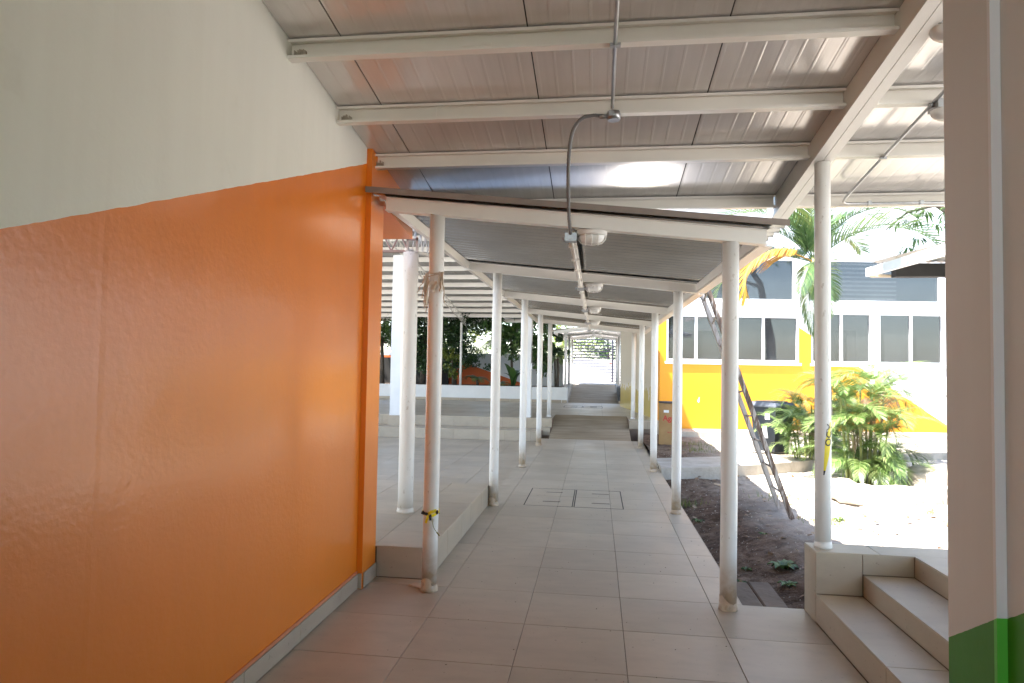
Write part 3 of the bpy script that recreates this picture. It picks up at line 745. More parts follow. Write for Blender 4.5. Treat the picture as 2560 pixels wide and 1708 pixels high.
ribbon(b2, [(-1.165, 4.514, .55), (-1.19, 4.505, .555), (-1.215, 4.51, .562)], .020); ribbon(b, [(-1.16, 4.513, .545), (-1.17, 4.500, .52), (-1.18, 4.502, .49)], .018)
ribbon(b2, [(-1.155, 4.512, .545), (-1.145, 4.500, .51)], .016)
b.build('tape_band', M['tape'], tk); b2.build('tape_stripe', M['tape_black'], tk)
b = MB(); b.tube(spline([(-1.14, 4.51, .54), (-1.125, 4.505, .47), (-1.10, 4.505, .43), (-1.085, 4.508, .41)]), .0022, 5); ribbon(b, [(-1.10, 4.505, .43), (-1.08, 4.505, .405)], .010); b.build('tape_tail', simple('dull_tape', (.30, .26, .06), .5), tk)

def text_mesh(txt, size, mat, ext=.0008):
    cu = bpy.data.curves.new('t', 'FONT'); cu.body = txt; cu.size = size; cu.extrude = ext; cu.align_x = 'CENTER'; cu.align_y = 'CENTER'; cu.offset = size*.018
    o = bpy.data.objects.new('t', cu); COL.objects.link(o); bpy.context.view_layer.update()
    me = bpy.data.meshes.new_from_object(o); bpy.data.objects.remove(o); me.materials.clear(); me.materials.append(mat); return me
# pointed strip of tape wrapped on the landing post
tp = thing('warning_tape_strip', 'pointed strip of yellow warning tape stuck down the landing post', 'tape')
def on_post(u, v, r=.0525):      # u = arc distance from the camera-facing line to the right, v = height
    a = -pi/2-.32 + u/r
    return (1.492+r*cos(a), 4.56+r*sin(a), v)
b = MB(); rows = []
for kx in range(13):
    t = kx/12; z = 1.27-.345*t; c = .058-.052*t; hw = max(.0015, .026*(1-abs(t-.35)/.75) if t > .35 else .026*(.25+.75*t/.35))
    rows.append((c-hw, c+hw, z))
for (a, c, z) in rows:
    for r in (.0505, .0515):
        for s in range(5): b.v.append(on_post(a+(c-a)*s/4, z, r))
for kx in range(12):
    for s in range(4):
        i = kx*10+s; mi = 1 if kx >= 11 else 0
        b.face([i+5, i+6, i+16, i+15], mi, True)
b.build('tape', [M['tape'], M['tape_black']], tp)
me = text_mesh('ADO', .062, M['tape_black'])
for v in me.vertices:
    x, y_, z = v.co; v.co = on_post(.040+y_-.12*x*1.0, 1.185-x*1.05, .0522+z)
link('tape_lettering', me, tp)
# plastic film and twine rags
fm = thing('plastic_wrap_rags', 'torn brown plastic wrap and twine hanging round the near left post', 'plastic wrap')
b = MB(); rnd = random.Random(3)
for k in range(2):
    z0_ = 2.275-.02*k; b.tube([(-1.163+.058*cos(a), 4.577+.058*sin(a), z0_+.016*sin(a*1.0+k)) for a in [2*pi*i/24 for i in range(25)]], .0028, 5)
for (x0, z1, dx) in ((-1.215, 2.01, -.02), (-1.222, 2.08, -.03), (-1.21, 1.98, -.006), (-1.105, 2.05, .02), (-1.102, 2.10, .012), (-1.228, 2.12, -.06)):
    P = [(x0, 4.545, 2.26)]; n = 6
    for i in range(1, n+1): P.append((x0+dx*i/n+rnd.uniform(-.006, .006), 4.535+rnd.uniform(-.012, .012), 2.26+(z1-2.26)*i/n))
    b.tube(spline(P, 4), [.0035*rnd.uniform(.6, 1.3) for _ in range(len(P)*4-3)], 5)
b.build('twine', M['twine'], fm)
b = MB()
for (x0, x1, zt, zb, s) in ((-1.235, -1.195, 2.24, 2.03, 1), (-1.13, -1.092, 2.27, 2.12, 2), (-1.20, -1.13, 2.20, 2.13, 3)):
    base = len(b.v); R_, C_ = 8, 5; rn = random.Random(s)
    for lay in (0, 1):
        for i in range(R_+1):
            for j in range(C_+1):
                t = i/R_; u = j/C_; b.v.append((x0+(x1-x0)*(.5+(u-.5)*(1-.5*t))+.006*rn.uniform(-1, 1), 4.512-.012*sin(u*7+t*5)+lay*.0012, zt+(zb-zt)*t+.012*sin(u*9)*t))
    W_ = C_+1; Lh = (R_+1)*W_
    for i in range(R_):
        for j in range(C_): q = [base+i*W_+j, base+i*W_+j+1, base+(i+1)*W_+j+1, base+(i+1)*W_+j]; b.face(q, 0, True)
b.build('film', M['film'], fm)
# scraps of wrapping at the post feet
for (px, py, z0, lab) in ((-1.163, 4.577, 0, 'torn wrapping bunched at the foot of the near left post'), (-1.163, 7.467, 0, 'yellowed wrapping at the foot of the second left post'), (.892, 4.577, 0, 'stained twine wrapping round the foot of the near right post')):
    b = MB(); n = 26
    for j in range(5):
        t = j/4
        for i in range(n):
            a = 2*pi*i/n; r = .0565+.005*(1-t)**2+.005*noise.noise(Vector((cos(a)*2, sin(a)*2, px*3+t*3)))*2; b.v.append((px+r*cos(a), py+r*sin(a), z0+.002+.075*t*(1+.35*sin(a*2+px))))
    for j in range(4):
        for i in range(n): i2 = (i+1) % n; b.face([j*n+i, j*n+i2, (j+1)*n+i2, (j+1)*n+i], 0, True)
    if px < 0 and py < 5:
        b.prism([(px-.05, py+.0), (px-.17, py+.07), (px-.14, py+.12), (px-.03, py+.08)], .002, .010, 'z')
    tag(b.build('foot_wrapping', M['twine']), lab, 'wrapping', 'wrapping left round the post feet')

# ------------------------------------------------------------------ FLOOR HATCHES
def hatch(x0, x1, y0, y1, z, lab):
    t = thing('floor_hatch', lab, 'floor hatch', (0, 0, 0), 0, 'tiled floor hatches in the walkway'); h = .0022
    b = MB(); w_ = .0055
    b.box(x0-w_, x0+w_, y0, y1, z-.004, z+h); b.box(x1-w_, x1+w_, y0, y1, z-.004, z+h); b.box(x0+w_, x1-w_, y0-.003, y0+.003, z-.004, z+h*.7); b.box(x0+w_, x1-w_, y1-.003, y1+.003, z-.004, z+h*.7); b.build('frame_gap', M['seam'], t)
    for yy_ in (y0+.24*(y1-y0), y0+.78*(y1-y0)):
        xm = (x0+x1)/2+.02; MB().box(xm-.10, xm+.11, yy_-.006, yy_+.006, z-.004, z+h).build('lift_slot', M['seam'], t)
hatch(-.819, -.262, 7.56, 8.63, 0, 'left tiled floor hatch of the near pair in the walkway')
hatch(-.240, .320, 7.56, 8.63, 0, 'right tiled floor hatch of the near pair in the walkway')
hatch(-1.0, -.43, 20.2, 21.1, .372, 'left tiled floor hatch of the far pair on the upper level')
hatch(-.40, .19, 20.2, 21.1, .372, 'right tiled floor hatch of the far pair on the upper level')

# ------------------------------------------------------------------ COURT CANOPY
cq = thing('courtyard_canopy', 'high white sheet metal roof with trusses over the tiled courtyard', 'roof')
def cz(y): return 3.34+.154*(24.6-y)
for k in range(16):
    x0 = -14.2+k*.98; ya_ = 4.4 if k < 12 else (14.0 if k < 13 else 15.6)  # unseen sheets added towards the camera and over the walkway to block sun
    mb = MB(); mb.prism([(ya_, cz(ya_)+.10), (24.75, cz(24.75)+.10), (24.75, cz(24.75)+.13), (ya_, cz(ya_)+.13)], x0+.003, x0+.977, 'x')
    for r in (.16, .49, .82): mb.prism([(ya_, cz(ya_)+.085), (24.75, cz(24.75)+.085), (24.75, cz(24.75)+.099), (ya_, cz(ya_)+.099)], x0+r-.03, x0+r+.03, 'x')
    mb.build('roof_sheet', M['zinc_white'], cq)  # includes the unseen sheets added to block sun
y = 24.62
while y > 4.6:
    MB().box(-14.2, -2.45 if y < 14 else (-1.5 if y < 15.6 else 1.45), y-.05, y, cz(y)-.05, cz(y)+.079).build('purlin', M['white_metal'], cq); y -= .82
truss((-4.93, 14.5, cz(14.5)-.30), (-4.93, 24.5, cz(24.5)-.30), .24, .36, .008, .02).build('truss', M['truss'], cq)
truss((-10.0, 15.5, 4.0), (-8.85, 15.5, 4.0), .24, .30, .008, .024).build('truss', M['white_metal'], cq)
MB().box(-5.0, -4.74, 15.40, 15.64, .371, 4.3).build('square_column', M['white_wall'], cq)
MB().box(-5.01, -4.73, 15.34, 15.648, .127, .3685).build('column_plinth', M['tile_step'], cq)
MB().box(-1.85, -1.588, 15.8, 16.05, .371, 2.95).build('square_column', M['white_wall'], cq)
MB().tube([(-4.90, 23.2, .372), (-4.90, 23.2, 3.18)], .042, 14).build('slender_post', M['post'], cq)
b = MB(); b.box(-1.60, -1.565, 15.78, 15.81, 1.55, 1.70); b.tube([(-1.575, 15.79, 1.7), (-1.575, 15.79, 2.5), (-1.52, 15.8, 2.66)], .012, 8); b.build('switch_box', M['grey_metal'], cq)

# ------------------------------------------------------------------ PLANTER, BACK WALL
pl = thing('planter_wall', 'low white planter wall with a tiled skirting at the back of the courtyard', 'wall')
MB().box(-14, -1.19, 22.66, 22.86, .371, .905).build('wall_panel', M['white_wall'], pl)
MB().box(-1.189, -1.0, 22.60, 22.88, .371, .915).build('end_pier', M['white_wall'], pl)
for k in range(18):
    tile(pl, -1.2-.6*(k+1), -1.2-.6*k, .373, .475, 22.645, plane='y-', mat='tile_step', name='skirting_tile')
tile(pl, -1.185, -1.0, .373, .475, 22.585, plane='y-', mat='tile_step', name='skirting_tile')
MB().prism([(22.9, .37), (27.2, .93), (27.2, 0.3), (22.9, 0.3)], -1.0, -.962, 'x').build('ramp_curb', M['concrete'], pl)
MB().prism([(22.9, .80), (27.2, .96), (27.2, .3), (22.9, .3)], -1.19, -1.003, 'x').build('ramp_side', M['concrete'], pl)
struct(MB().box(-14, -1.195, 22.865, 26.4, .2, .84).build('planting_soil', M['soil']))
bw = tag(MB().box(-14, -1.72, 26.45, 26.65, .3, 2.12).build('back_wall', M['back_wall']), 'boundary wall painted white over orange behind the shaded plants', 'wall')
tag(MB().box(-1.70, -1.33, 26.0, 26.3, .3, 1.95).build('garden_pillar', simple('grey_plaster', (.45, .46, .43), .8, 0, .1, 3)), 'short grey plaster pillar beside the far ramp', 'pillar')
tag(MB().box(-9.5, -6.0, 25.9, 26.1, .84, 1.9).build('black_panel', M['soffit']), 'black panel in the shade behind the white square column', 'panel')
rb = MB(); rb.box(.775, 1.48, 22.98, 25.2, .37, .92)
rbt = thing('ramp_planter', 'dark stained concrete planter to the right of the far ramp', 'planter')
rb.build('planter_box', M['dark_concrete'], rbt); MB().box(.77, 1.485, 22.96, 22.979, .371, .47).build('skirting', M['tile_step'], rbt)
MB().prism([(25.2, .67), (27.19, .92), (27.19, .3), (25.2, .3)], .78, 1.48, 'x').build('ramp_side', M['concrete'], rbt)

# ------------------------------------------------------------------ GABLE PERGOLA
gp = thing('gabled_canopy', 'far small gabled metal canopy on white posts over the second ramp', 'canopy')
def gz(x, base=2.80): return base+.105*(1.35-abs(x+.10))
for i, y in enumerate((23.0, 26.0, 29.0)):
    zb = .92
    for x in (-1.09, .87): MB().tube([(x, y, zb), (x, y, gz(x)+.0)], .050, 14).build('post', M['post'], gp)
    for x0, x1 in ((-1.52, -.10), (-.10, 1.30)):
        b = MB(); b.hexa([(x0, y-.04, gz(x0)), (x1, y-.04, gz(x1)), (x1, y+.03, gz(x1)), (x0, y+.03, gz(x0)), (x0, y-.04, gz(x0)+.10), (x1, y-.04, gz(x1)+.10), (x1, y+.03, gz(x1)+.10), (x0, y+.03, gz(x0)+.10)]); b.build('rafter', M['white_metal'], gp)
for k in range(7):
    y0 = 22.85+k
    for x0, x1 in ((-1.60, -.10), (-.10, 1.38)):
        corr_sheet(y0, y0+1.0, x0, x1, lambda x: gz(x)+.125, .11, .012, 4).build('roof_sheet', M['zinc'], gp)
for x in (-1.5, 1.28): MB().box(x-.025, x+.025, 23.04, 28.95, gz(x)+.0, gz(x)+.09).build('eave_beam', M['white_metal'], gp)
for y, lab in ((23.2, 'left'), (23.25, 'right')):
    x = -.12 if lab == 'left' else .12
    b = MB(); b.tube([(x, y, gz(x)-.0), (x, y, gz(x)-.12)], .03, 8); b.tube([(x, y, gz(x)-.12), (x+.02, y, gz(x)-.26)], .018, 8); b.build('hanging_fitting', M['lamp_white'], gp)

# gate
gt = thing('slatted_gate', 'dark steel gate of horizontal slats at the far end of the walkway', 'gate')
for z in [2.945, 2.79, 2.656, 2.50, 2.385, 2.215, 2.08, 1.944, 1.809, 1.673, 1.538, 1.402, 1.267, 1.115, .985]:
    MB().box(-1.14, .70, 31.0, 31.03, z-.028, z+.028).build('slat', M['gate'], gt); MB().box(.785, 1.41, 31.0, 31.03, z-.028, z+.028).build('slat', M['gate'], gt)
for x in (-1.18, .742, 1.455): MB().box(x-.04, x+.04, 30.98, 31.06, .92, 2.99).build('gate_post', M['gate'], gt)
b = MB()
for k in range(22):
    x = -1.14+k*.085*1.0
    for s in (-1, 1):
        xa, xb = x, x+s*.7
        if -1.14 <= xb <= .70: b.tube([(xa, 31.05, 2.02), (xb, 31.05, 2.72)], .006, 4, False)
b.build('wire_mesh', M['gate'], gt)
MB().box(.60, .69, 30.97, 30.999, 1.80, 1.87).build('lock_box', simple('red_lock', (.45, .12, .08), .5), gt)

# walls by the gate
tag(MB().box(1.52, 1.60, 28.0, 34.0, .915, 3.0).build('gate_side_wall', M['white_wall']), 'narrow white wall to the right of the slatted gate', 'wall')
wb = tag(MB().box(1.75, 4.0, 28.2, 28.5, .915, 3.4).build('far_white_wall', M['white_wall']), 'sunlit white wall behind the yellow building beside the gate', 'wall')
b = MB()
for j in range(9):
    a = pi*j/8-pi/2; r = .19*cos(a)+.001
    b.v += [(1.50-.09*cos(a)*0+(.10*0)-.12+.0*j, 29.0+r*cos(2*pi*i/16), 2.42+.0) if False else (1.44+r*.4*cos(2*pi*i/16), 28.6+r*sin(2*pi*i/16), 2.42+.24*sin(a)) for i in range(16)]
for j in range(8):
    for i in range(16): i2 = (i+1) % 16; b.face([j*16+i, j*16+i2, (j+1)*16+i2, (j+1)*16+i], 0, True)
tag(b.build('wall_globe_lamp', M['frosted']), 'rounded pale lamp on the narrow wall beside the gate', 'lamp')
tag(MB().box(-16, 20, 52, 52.3, .9, 2.25).build('street_wall', M['white_wall']), 'long white street wall seen through the gate slats', 'wall')

# ------------------------------------------------------------------ YELLOW BUILDING
A7 = radians(7.45); yb = thing('yellow_building', 'yellow and white building with bands of sliding windows beyond the garden', 'building', (1.5, 15.9, 0), A7)
# facade in local coordinates: x along, y = depth (0 front), z up; openings listed
ZT = 5.7; LEN = 13.0
ops = [(.155, 3.345, 1.80, 2.93), (3.63, 5.10, 1.80, 3.04), (5.25, 6.83, 1.80, 3.04), (7.2, 9.6, 1.8, 3.04), (.155, 3.25, 3.27, 4.32), (3.55, 6.76, 3.27, 4.32), (7.1, 10.2, 3.27, 4.32)]
b = MB()
def wallrect(x0, x1, z0, z1): b.box(x0, x1, 0, .22, z0, z1)
def row(z0, z1, holes):
    x = 0
    for h0, h1 in sorted(holes): wallrect(x, h0, z0, z1); x = h1
    wallrect(x, LEN, z0, z1)
zc = sorted({0.0, 1.80, 2.93, 3.04, 3.27, 4.32, ZT}); zc[0] = 0.0
for za, zb_ in zip(zc[:-1], zc[1:]):
    row(za, zb_, [(o[0], o[1]) for o in ops if o[2] <= za+1e-6 and o[3] >= zb_-1e-6])
b.build('front_wall', M['yellow'], yb)
mb = MB(); mb.box(.21, LEN-.21, .75, .78, .02, ZT-.02); mb.build('inner_wall', simple('dim_interior', (.30, .31, .31), .8, 0, .25, 1.2), yb)
for k in range(9):
    MB().box(3.62, 5.75, .13, .15, 3.36+.105*k, 3.405+.105*k).build('reflection_bar', M['white_trim'], yb)  # pale bars stand in for louvre reflections in the upper window
MB().box(4.38, 4.86, .30, .33, 1.84, 2.62).build('dark_board', simple('dark_board', (.015, .015, .025), .6), yb)
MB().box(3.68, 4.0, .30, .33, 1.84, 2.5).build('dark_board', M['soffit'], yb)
MB().box(.30, 1.9, .20, .22, 2.55, 2.86).build('roof_reflection_strip', M['white_trim'], yb)  # pale strip added inside the lower window, standing in for a bright roof reflection
MB().box(-.3, LEN+.3, -.25, 4.0, ZT+.002, ZT+.16).build('roof_slab', M['white_wall'], yb)
MB().box(0, .2, .225, 5.6, 0, ZT).build('side_wall', M['yellow_side'], yb)
MB().box(LEN-.2, LEN, .27, 5.6, 0, ZT).build('side_wall', M['white_wall'], yb)
MB().box(-.0, LEN, -.03, -.001, 3.06, 3.22).build('white_band', M['white_trim'], yb)
MB().box(0.12, 3.38, -.035, -.001, 1.735, 1.795).build('window_sill', M['white_trim'], yb)
MB().box(3.60, 9.7, -.035, -.001, 1.735, 1.795).build('window_sill', M['white_trim'], yb)
for (x0, x1, z0, z1) in ops:
    fr = MB(); t = .055
    fr.box(x0+.002, x1-.002, .03, .09, z0+.002, z0+t); fr.box(x0+.002, x1-.002, .03, .09, z1-t, z1-.002); fr.box(x0+.002, x0+t, .031, .089, z0+t, z1-t); fr.box(x1-t, x1-.002, .031, .089, z0+t, z1-t)
    if z0 < 2: muls = [.874, 1.68, 2.49] if x0 < 1 else [(x0+x1)/2]
    else: muls = []
    for q in muls: fr.box(q-.032, q+.032, .025, .088, z0+t, z1-t)
    fo = fr.build('window', M['white_trim'], yb)
    xs_ = [x0+t]+[q for q in muls]+[x1-t]
    for i in range(len(xs_)-1):
        a = xs_[i]+(.032 if i else 0); c = xs_[i+1]-(.032 if i < len(xs_)-2 else 0)
        mb = MB(); mb.box(a+.001, c-.001, .055+.012*(i % 2), .062+.012*(i % 2), z0+t+.001, z1-t-.001); mb.build('pane', M['glass'], fo)
# chipped plaster
b = MB()
for (x, z, s) in ((.93, .86, .05), (.945, .92, .025), (1.62, .68, .035), (1.60, .70, .02)):
    P = [(x+s*random.uniform(.6, 1)*cos(a)*.6, z+s*random.uniform(.8, 1.2)*sin(a)) for a in [2*pi*i/9 for i in range(9)]]; b.prism(P, -.003, .0-.0005, 'y')
b.build('plaster_chip', M['white_trim'], yb)
b = MB(); b.box(-.1, LEN, -.75, -.002, -.2, .19); b.build('plinth_ledge', M['concrete'], yb)
tag(MB().box(1.68, 1.70, 30, 30.02, 1, 1.02).build('hook', M['grey_metal']), 'x', 'x') if False else None

# right shed roof
sh = thing('lean_to_roof', 'white lean-to roof with a black soffit at the right edge of the garden', 'roof')
b = MB(); b.hexa([(5.0, 9.0, 3.30), (5.07, 9.0, 3.30), (5.07, 12.92, 3.40), (5.0, 12.92, 3.40), (5.0, 9.0, 3.46), (5.07, 9.0, 3.46), (5.07, 12.92, 3.56), (5.0, 12.92, 3.56)]); b.build('verge_board', M['white_trim'], sh)
b = MB(); b.box(5.072, 9.0, 12.84, 12.92, 3.385, 3.43); b.build('eave_board', simple('beige_board', (.62, .50, .36), .6), sh)
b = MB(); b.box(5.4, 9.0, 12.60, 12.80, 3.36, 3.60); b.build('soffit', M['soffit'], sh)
for k in range(6):
    x0 = 5.075+k*.66; mb = MB(); n = 14
    for lay in (0, 1):
        for i in range(n+1):
            for yv in (9.0, 12.95): mb.v.append((x0+.65*i/n, yv, 3.47+.1*(yv-9)/3.95+.18*(1 if yv < 0 else 0)+.014*sin(2*pi*i/n*3)+lay*.004+(.10 if yv > 10 else .0)))
    L = (n+1)*2
    for i in range(n):
        q = [2*i, 2*i+1, 2*i+3, 2*i+2]; mb.face(q, 0, True); mb.face([L+j for j in q[::-1]], 0, True)
    mb.build('roof_sheet', M['zinc_white'], sh)

# ------------------------------------------------------------------ LADDER, BIN, DRUM
ld = thing('wooden_ladder', 'paint stained wooden ladder leaning against the walkway canopy eave', 'ladder')
F1, F2 = Vector((2.245, 7.90, -.09)), Vector((2.235, 8.40, -.07)); T1, T2 = Vector((1.275, 7.82, 2.56)), Vector((1.275, 8.28, 2.56))
e1 = F1+(T1-F1)*1.06; e2 = F2+(T2-F2)*1.02
b = MB(); b.bar(F1, e1, .045, .085, (0, 1, 0)); b.build('side_rail', M['ladder'], ld)
b = MB(); b.bar(F2, e2, .045, .085, (0, 1, 0)); b.build('side_rail', M['ladder_grey'], ld)
for k in range(9):
    t = .10+.105*k; p = F1+(e1-F1)*t; q = F2+(e2-F2)*t; MB().tube([p, q], .012, 6).build('rung', M['ladder'], ld)

bn = thing('wheelie_bin', 'dark grey wheelie bin with its lid shut standing by the palms', 'bin', (3.25, 12.72, .085), radians(38))
b = MB()
b.hexa([(-.20, -.22, .03), (.20, -.22, .03), (.20, .20, .03), (-.20, .20, .03), (-.27, -.30, .86), (.27, -.30, .86), (.27, .26, .86), (-.27, .26, .86)]); b.build('bin_body', M['black_plastic'], bn)
b = MB(); b.hexa([(-.29, -.32, .862), (.29, -.32, .862), (.29, .30, .862), (-.29, .30, .862), (-.25, -.28, .93), (.25, -.28, .93), (.25, .28, .94), (-.25, .28, .94)]); b.box(-.295, .295, -.325, .305, .85, .875); b.box(-.2, .2, -.2, .2, .92, .955); b.build('lid', simple('dull_lid_plastic', (.10, .11, .13), .4), bn)
for s in (-1, 1):
    b = MB(); b.tube([(s*.20, .22, .085), (s*.255, .22, .085)], .085, 20); b.build('wheel', M['rubber'], bn)
MB().tube([(-.26, .30, .84), (.26, .30, .84)], .014, 8).build('handle', M['black_plastic'], bn)
MB().hexa([(-.255, -.165, .62), (-.2535, -.165, .62), (-.2535, -.06, .62), (-.255, -.06, .62), (-.268, -.165, .74), (-.2665, -.165, .74), (-.2665, -.06, .74), (-.268, -.06, .74)]).build('sticker', M['paper'], bn)
MB().hexa([(-.225, -.10, .28), (-.2235, -.10, .28), (-.2235, .02, .28), (-.225, .02, .28), (-.245, -.08, .50), (-.2435, -.08, .50), (-.2435, .0, .50), (-.245, .0, .50)]).build('sticker', M['paper'], bn)

dr = thing('cardboard_drum', 'brown cardboard drum with red lettering standing between the right posts', 'drum', (1.50, 13.75, -.02))
b = MB(); b.tube([(0, 0, 0), (0, 0, .04), (0, 0, .90), (0, 0, .925)], [.212, .215, .215, .213], 36); b.build('drum_body', M['card'], dr)
b = MB(); b.tube([(0, 0, .925), (0, 0, .955)], [.221, .221], 36); b.build('rim', simple('dark_rim', (.05, .055, .07), .5, .3), dr)
b = MB(); b.tube([(0, 0, .86), (0, 0, .868)], .2175, 36); b.build('hoop', M['card'], dr)
def on_drum(x, y, z, r=.2155):
    a = -pi/2-.20+x/r; return ((r+z)*cos(a), (r+z)*sin(a), y)
me = text_mesh('Agr', .155, M['red_print'])
for v in me.vertices: v.co = on_drum(v.co.x+.0, v.co.y+.62, v.co.z+.001)
link('lettering', me, dr)
me = text_mesh('ing the', .036, M['red_print'])
for v in me.vertices: v.co = on_drum(v.co.x+.03, v.co.y+.345, v.co.z+.001)
link('small_print', me, dr)
b = MB()
for i in range(6):
    x0, x1 = -.10+.018*i, -.10+.018*(i+1)
    q = [on_drum(x0, .735, .001), on_drum(x1, .737, .001), on_drum(x1, .79, .001), on_drum(x0, .788, .001)]; o = len(b.v); b.v += q; b.face([o, o+1, o+2, o+3])
b.build('paper_label', M['paper'], dr)

# ------------------------------------------------------------------ VEGETATION
def frond_mesh(name, mat, L=2.0, arch=.9, n=34, ll=.55, lw=.035, droop=.6, vang=.6, seed=0, start=.12, rr=.012, twist=.0):
    """arching palm frond leaving the origin along +X, arching down; leaflets on both sides"""
    rnd = random.Random(seed); mb = MB(); pts = []; a = 0; p = Vector((0, 0, 0)); S = 16
    for i in range(S+1):
        pts.append(p.copy()); t = i/S; ang = -arch*(t**1.5)*1.6
        p = p + Vector((cos(ang), 0, sin(ang)))*(L/S)
    mb.tube(pts, [rr*(1-.85*i/S) for i in range(S+1)], 5, False)
    for k in range(n):
        t = start+(1-start)*(k/(n-1)); x = t*S; i = min(int(x), S-1); q = pts[i]+(pts[i+1]-pts[i])*(x-i); tan = (pts[i+1]-pts[i]).normalized()
        nrm = Vector((-tan.z, 0, tan.x))
        l = ll*(sin(pi*(.12+.80*t))**.7)*rnd.uniform(.88, 1.08)
        for s in (-1, 1):
            fw = .35+.9*t
            d = (Vector((0, s, 0))*1.0 + tan*fw + nrm*vang*(1-.4*t)*rnd.uniform(.7, 1.2)).normalized()
            w_ = lw*rnd.uniform(.8, 1.15)*(1-.45*t)
            side = d.cross(nrm).normalized()*w_/2 if abs(d.dot(nrm)) < .95 else Vector((w_/2, 0, 0))
            P = [q]; dd = d.copy()
            for sgm in range(3):
                dd = (dd+Vector((0, 0, -droop*(.25+.35*sgm)))).normalized(); P.append(P[-1]+dd*l/3)
            o = len(mb.v); wd = (.55, 1.0, .8)
            for c in range(3): mb.v += [tuple(P[c]-side*wd[c]), tuple(P[c]+side*wd[c])]
            mb.v.append(tuple(P[3]))
            mb.face([o, o+1, o+3, o+2]); mb.face([o+2, o+3, o+5, o+4]); mb.face([o+4, o+5, o+6])
    return mb.mesh(name, mat)
def put_frond(me, parent, base, az, el, s=1.0, roll=0, name='frond'):
    o = link(name, me, parent); o.matrix_local = Matrix.Translation(base) @ Matrix.Rotation(az, 4, 'Z') @ Matrix.Rotation(-el, 4, 'Y') @ Matrix.Rotation(roll, 4, 'X') @ Matrix.Scale(s, 4)
    return o
# tall palm
tpz = 3.45
tp_ = thing('tall_palm', 'tall palm with broad green fronds and one orange dying frond behind the landing post', 'palm', (3.62, 11.5, 0))
MB().tube([(.24, .1, -.1), (.22, .05, 1.2), (.14, 0, 2.6), (0, 0, tpz-.4)], [.11, .085, .07, .075], 14).build('trunk', M['palm_bark'], tp_)
MB().tube([(0, 0, tpz-.45), (0, 0, tpz-.1), (0, 0, tpz+.12)], [.085, .075, .03], 12).build('crownshaft', M['stem'], tp_)
fm1 = [frond_mesh('frond', M['frond'], 2.1, 1.15, 46, .64, .048, .35, .75, s_) for s_ in range(3)]
fy = frond_mesh('frond', M['frond_yellow'], 1.75, 1.5, 64, .78, .040, .8, .15, 5, start=.18)
fd = frond_mesh('frond', M['frond'], 1.5, .75, 44, .46, .026, .9, .0, 9)
rnd = random.Random(4)
for (az_, el, s, me) in ((-.15, .75, 1.0, fm1[0]), (.9, .9, .9, fm1[1]), (1.9, 1.25, .85, fm1[2]), (2.9, .95, .85, fm1[0]), (3.6, 1.2, .8, fm1[1]), (-1.9, 1.2, .75, fm1[2]), (-1.8, -.45, .85, fd),
                         (-2.1, -.85, .9, fd), (2.6, 1.15, 1.0, fm1[2]), (.4, 1.25, .8, fm1[1]), (2.3, .5, .9, fm1[0]), (2.75, .35, .95, fm1[1]), (-2.0, -.2, .7, fd), (1.2, .3, .8, fm1[0]), (.15, 1.1, 1.0, fm1[2])):
    put_frond(me, tp_, Vector((0, 0, tpz)), az_, el, s, rnd.uniform(-.3, .3))
o = put_frond(fy, tp_, Vector((-.05, -.10, tpz)), -2.93, .40, 1.0, .15); o['label'] = 'orange dying frond'
# areca clumps
fa = [frond_mesh('frond', M['frond_areca'], 1.25, 1.0+.15*s_, 46, .42, .019, .5, .6, 20+s_, rr=.008) for s_ in range(4)]
fdry = frond_mesh('frond', M['frond_dry'], .9, 1.5, 26, .28, .016, .9, .1, 30, rr=.006)
def areca(x, y, z, n, hmax, lab, seed, spread=.28, sc=1.0, dry=3, azb=None):
    rnd = random.Random(seed); t = thing('areca_palm', lab, 'palm', (x, y, z), 0, 'bushy palms in the garden')
    stems = MB()
    for i in range(n):
        a = rnd.uniform(0, 2*pi); r = spread*sqrt(rnd.random()); bx_, by_ = r*cos(a), r*sin(a); hh = hmax*rnd.uniform(.15, 1.0)
        tx, ty = bx_*1.5, by_*1.5
        stems.tube([(bx_, by_, -.1), (tx, ty, hh)], [.018, .012], 6, False)
        for q in range(rnd.choice((2, 3, 3))):
            put_frond(rnd.choice(fa), t, Vector((tx, ty, hh)), a+rnd.uniform(-1.1, 1.1)+q*.4, rnd.uniform(.45, 1.25) if hh > .35*hmax else rnd.uniform(.1, .8), sc*rnd.uniform(.65, 1.0), rnd.uniform(-.4, .4))
        if i % 2 == 0:
            a2 = rnd.uniform(0, 2*pi); put_frond(rnd.choice(fa), t, Vector((bx_*1.2, by_*1.2, hh*rnd.uniform(.1, .4)+.08)), a2, rnd.uniform(.35, .95), sc*rnd.uniform(.45, .75), rnd.uniform(-.4, .4))
            put_frond(rnd.choice(fa), t, Vector((bx_*1.3, by_*1.3, hh*rnd.uniform(.35, .7)+.08)), rnd.uniform(-2.6, -.4), rnd.uniform(.3, .9), sc*rnd.uniform(.5, .8), rnd.uniform(-.4, .4))
    for i in range(dry): put_frond(fdry, t, Vector((0, 0, hmax*rnd.uniform(.4, .9))), rnd.uniform(-3, 0), rnd.uniform(-.6, .3), sc*rnd.uniform(.8, 1.1), 0)
    stems.build('stems', M['stem'], t); return t
def extra_fronds(t, lst):
    for (bx_, by_, bz_, a, e, sc) in lst: put_frond(fa[0], t, Vector((bx_, by_, bz_)), a, e, sc, 0)
ac = areca(4.02, 10.45, -.05, 34, 1.5, 'bushy palm clump in full sun just right of the landing post', 11, .24, .70, 6)
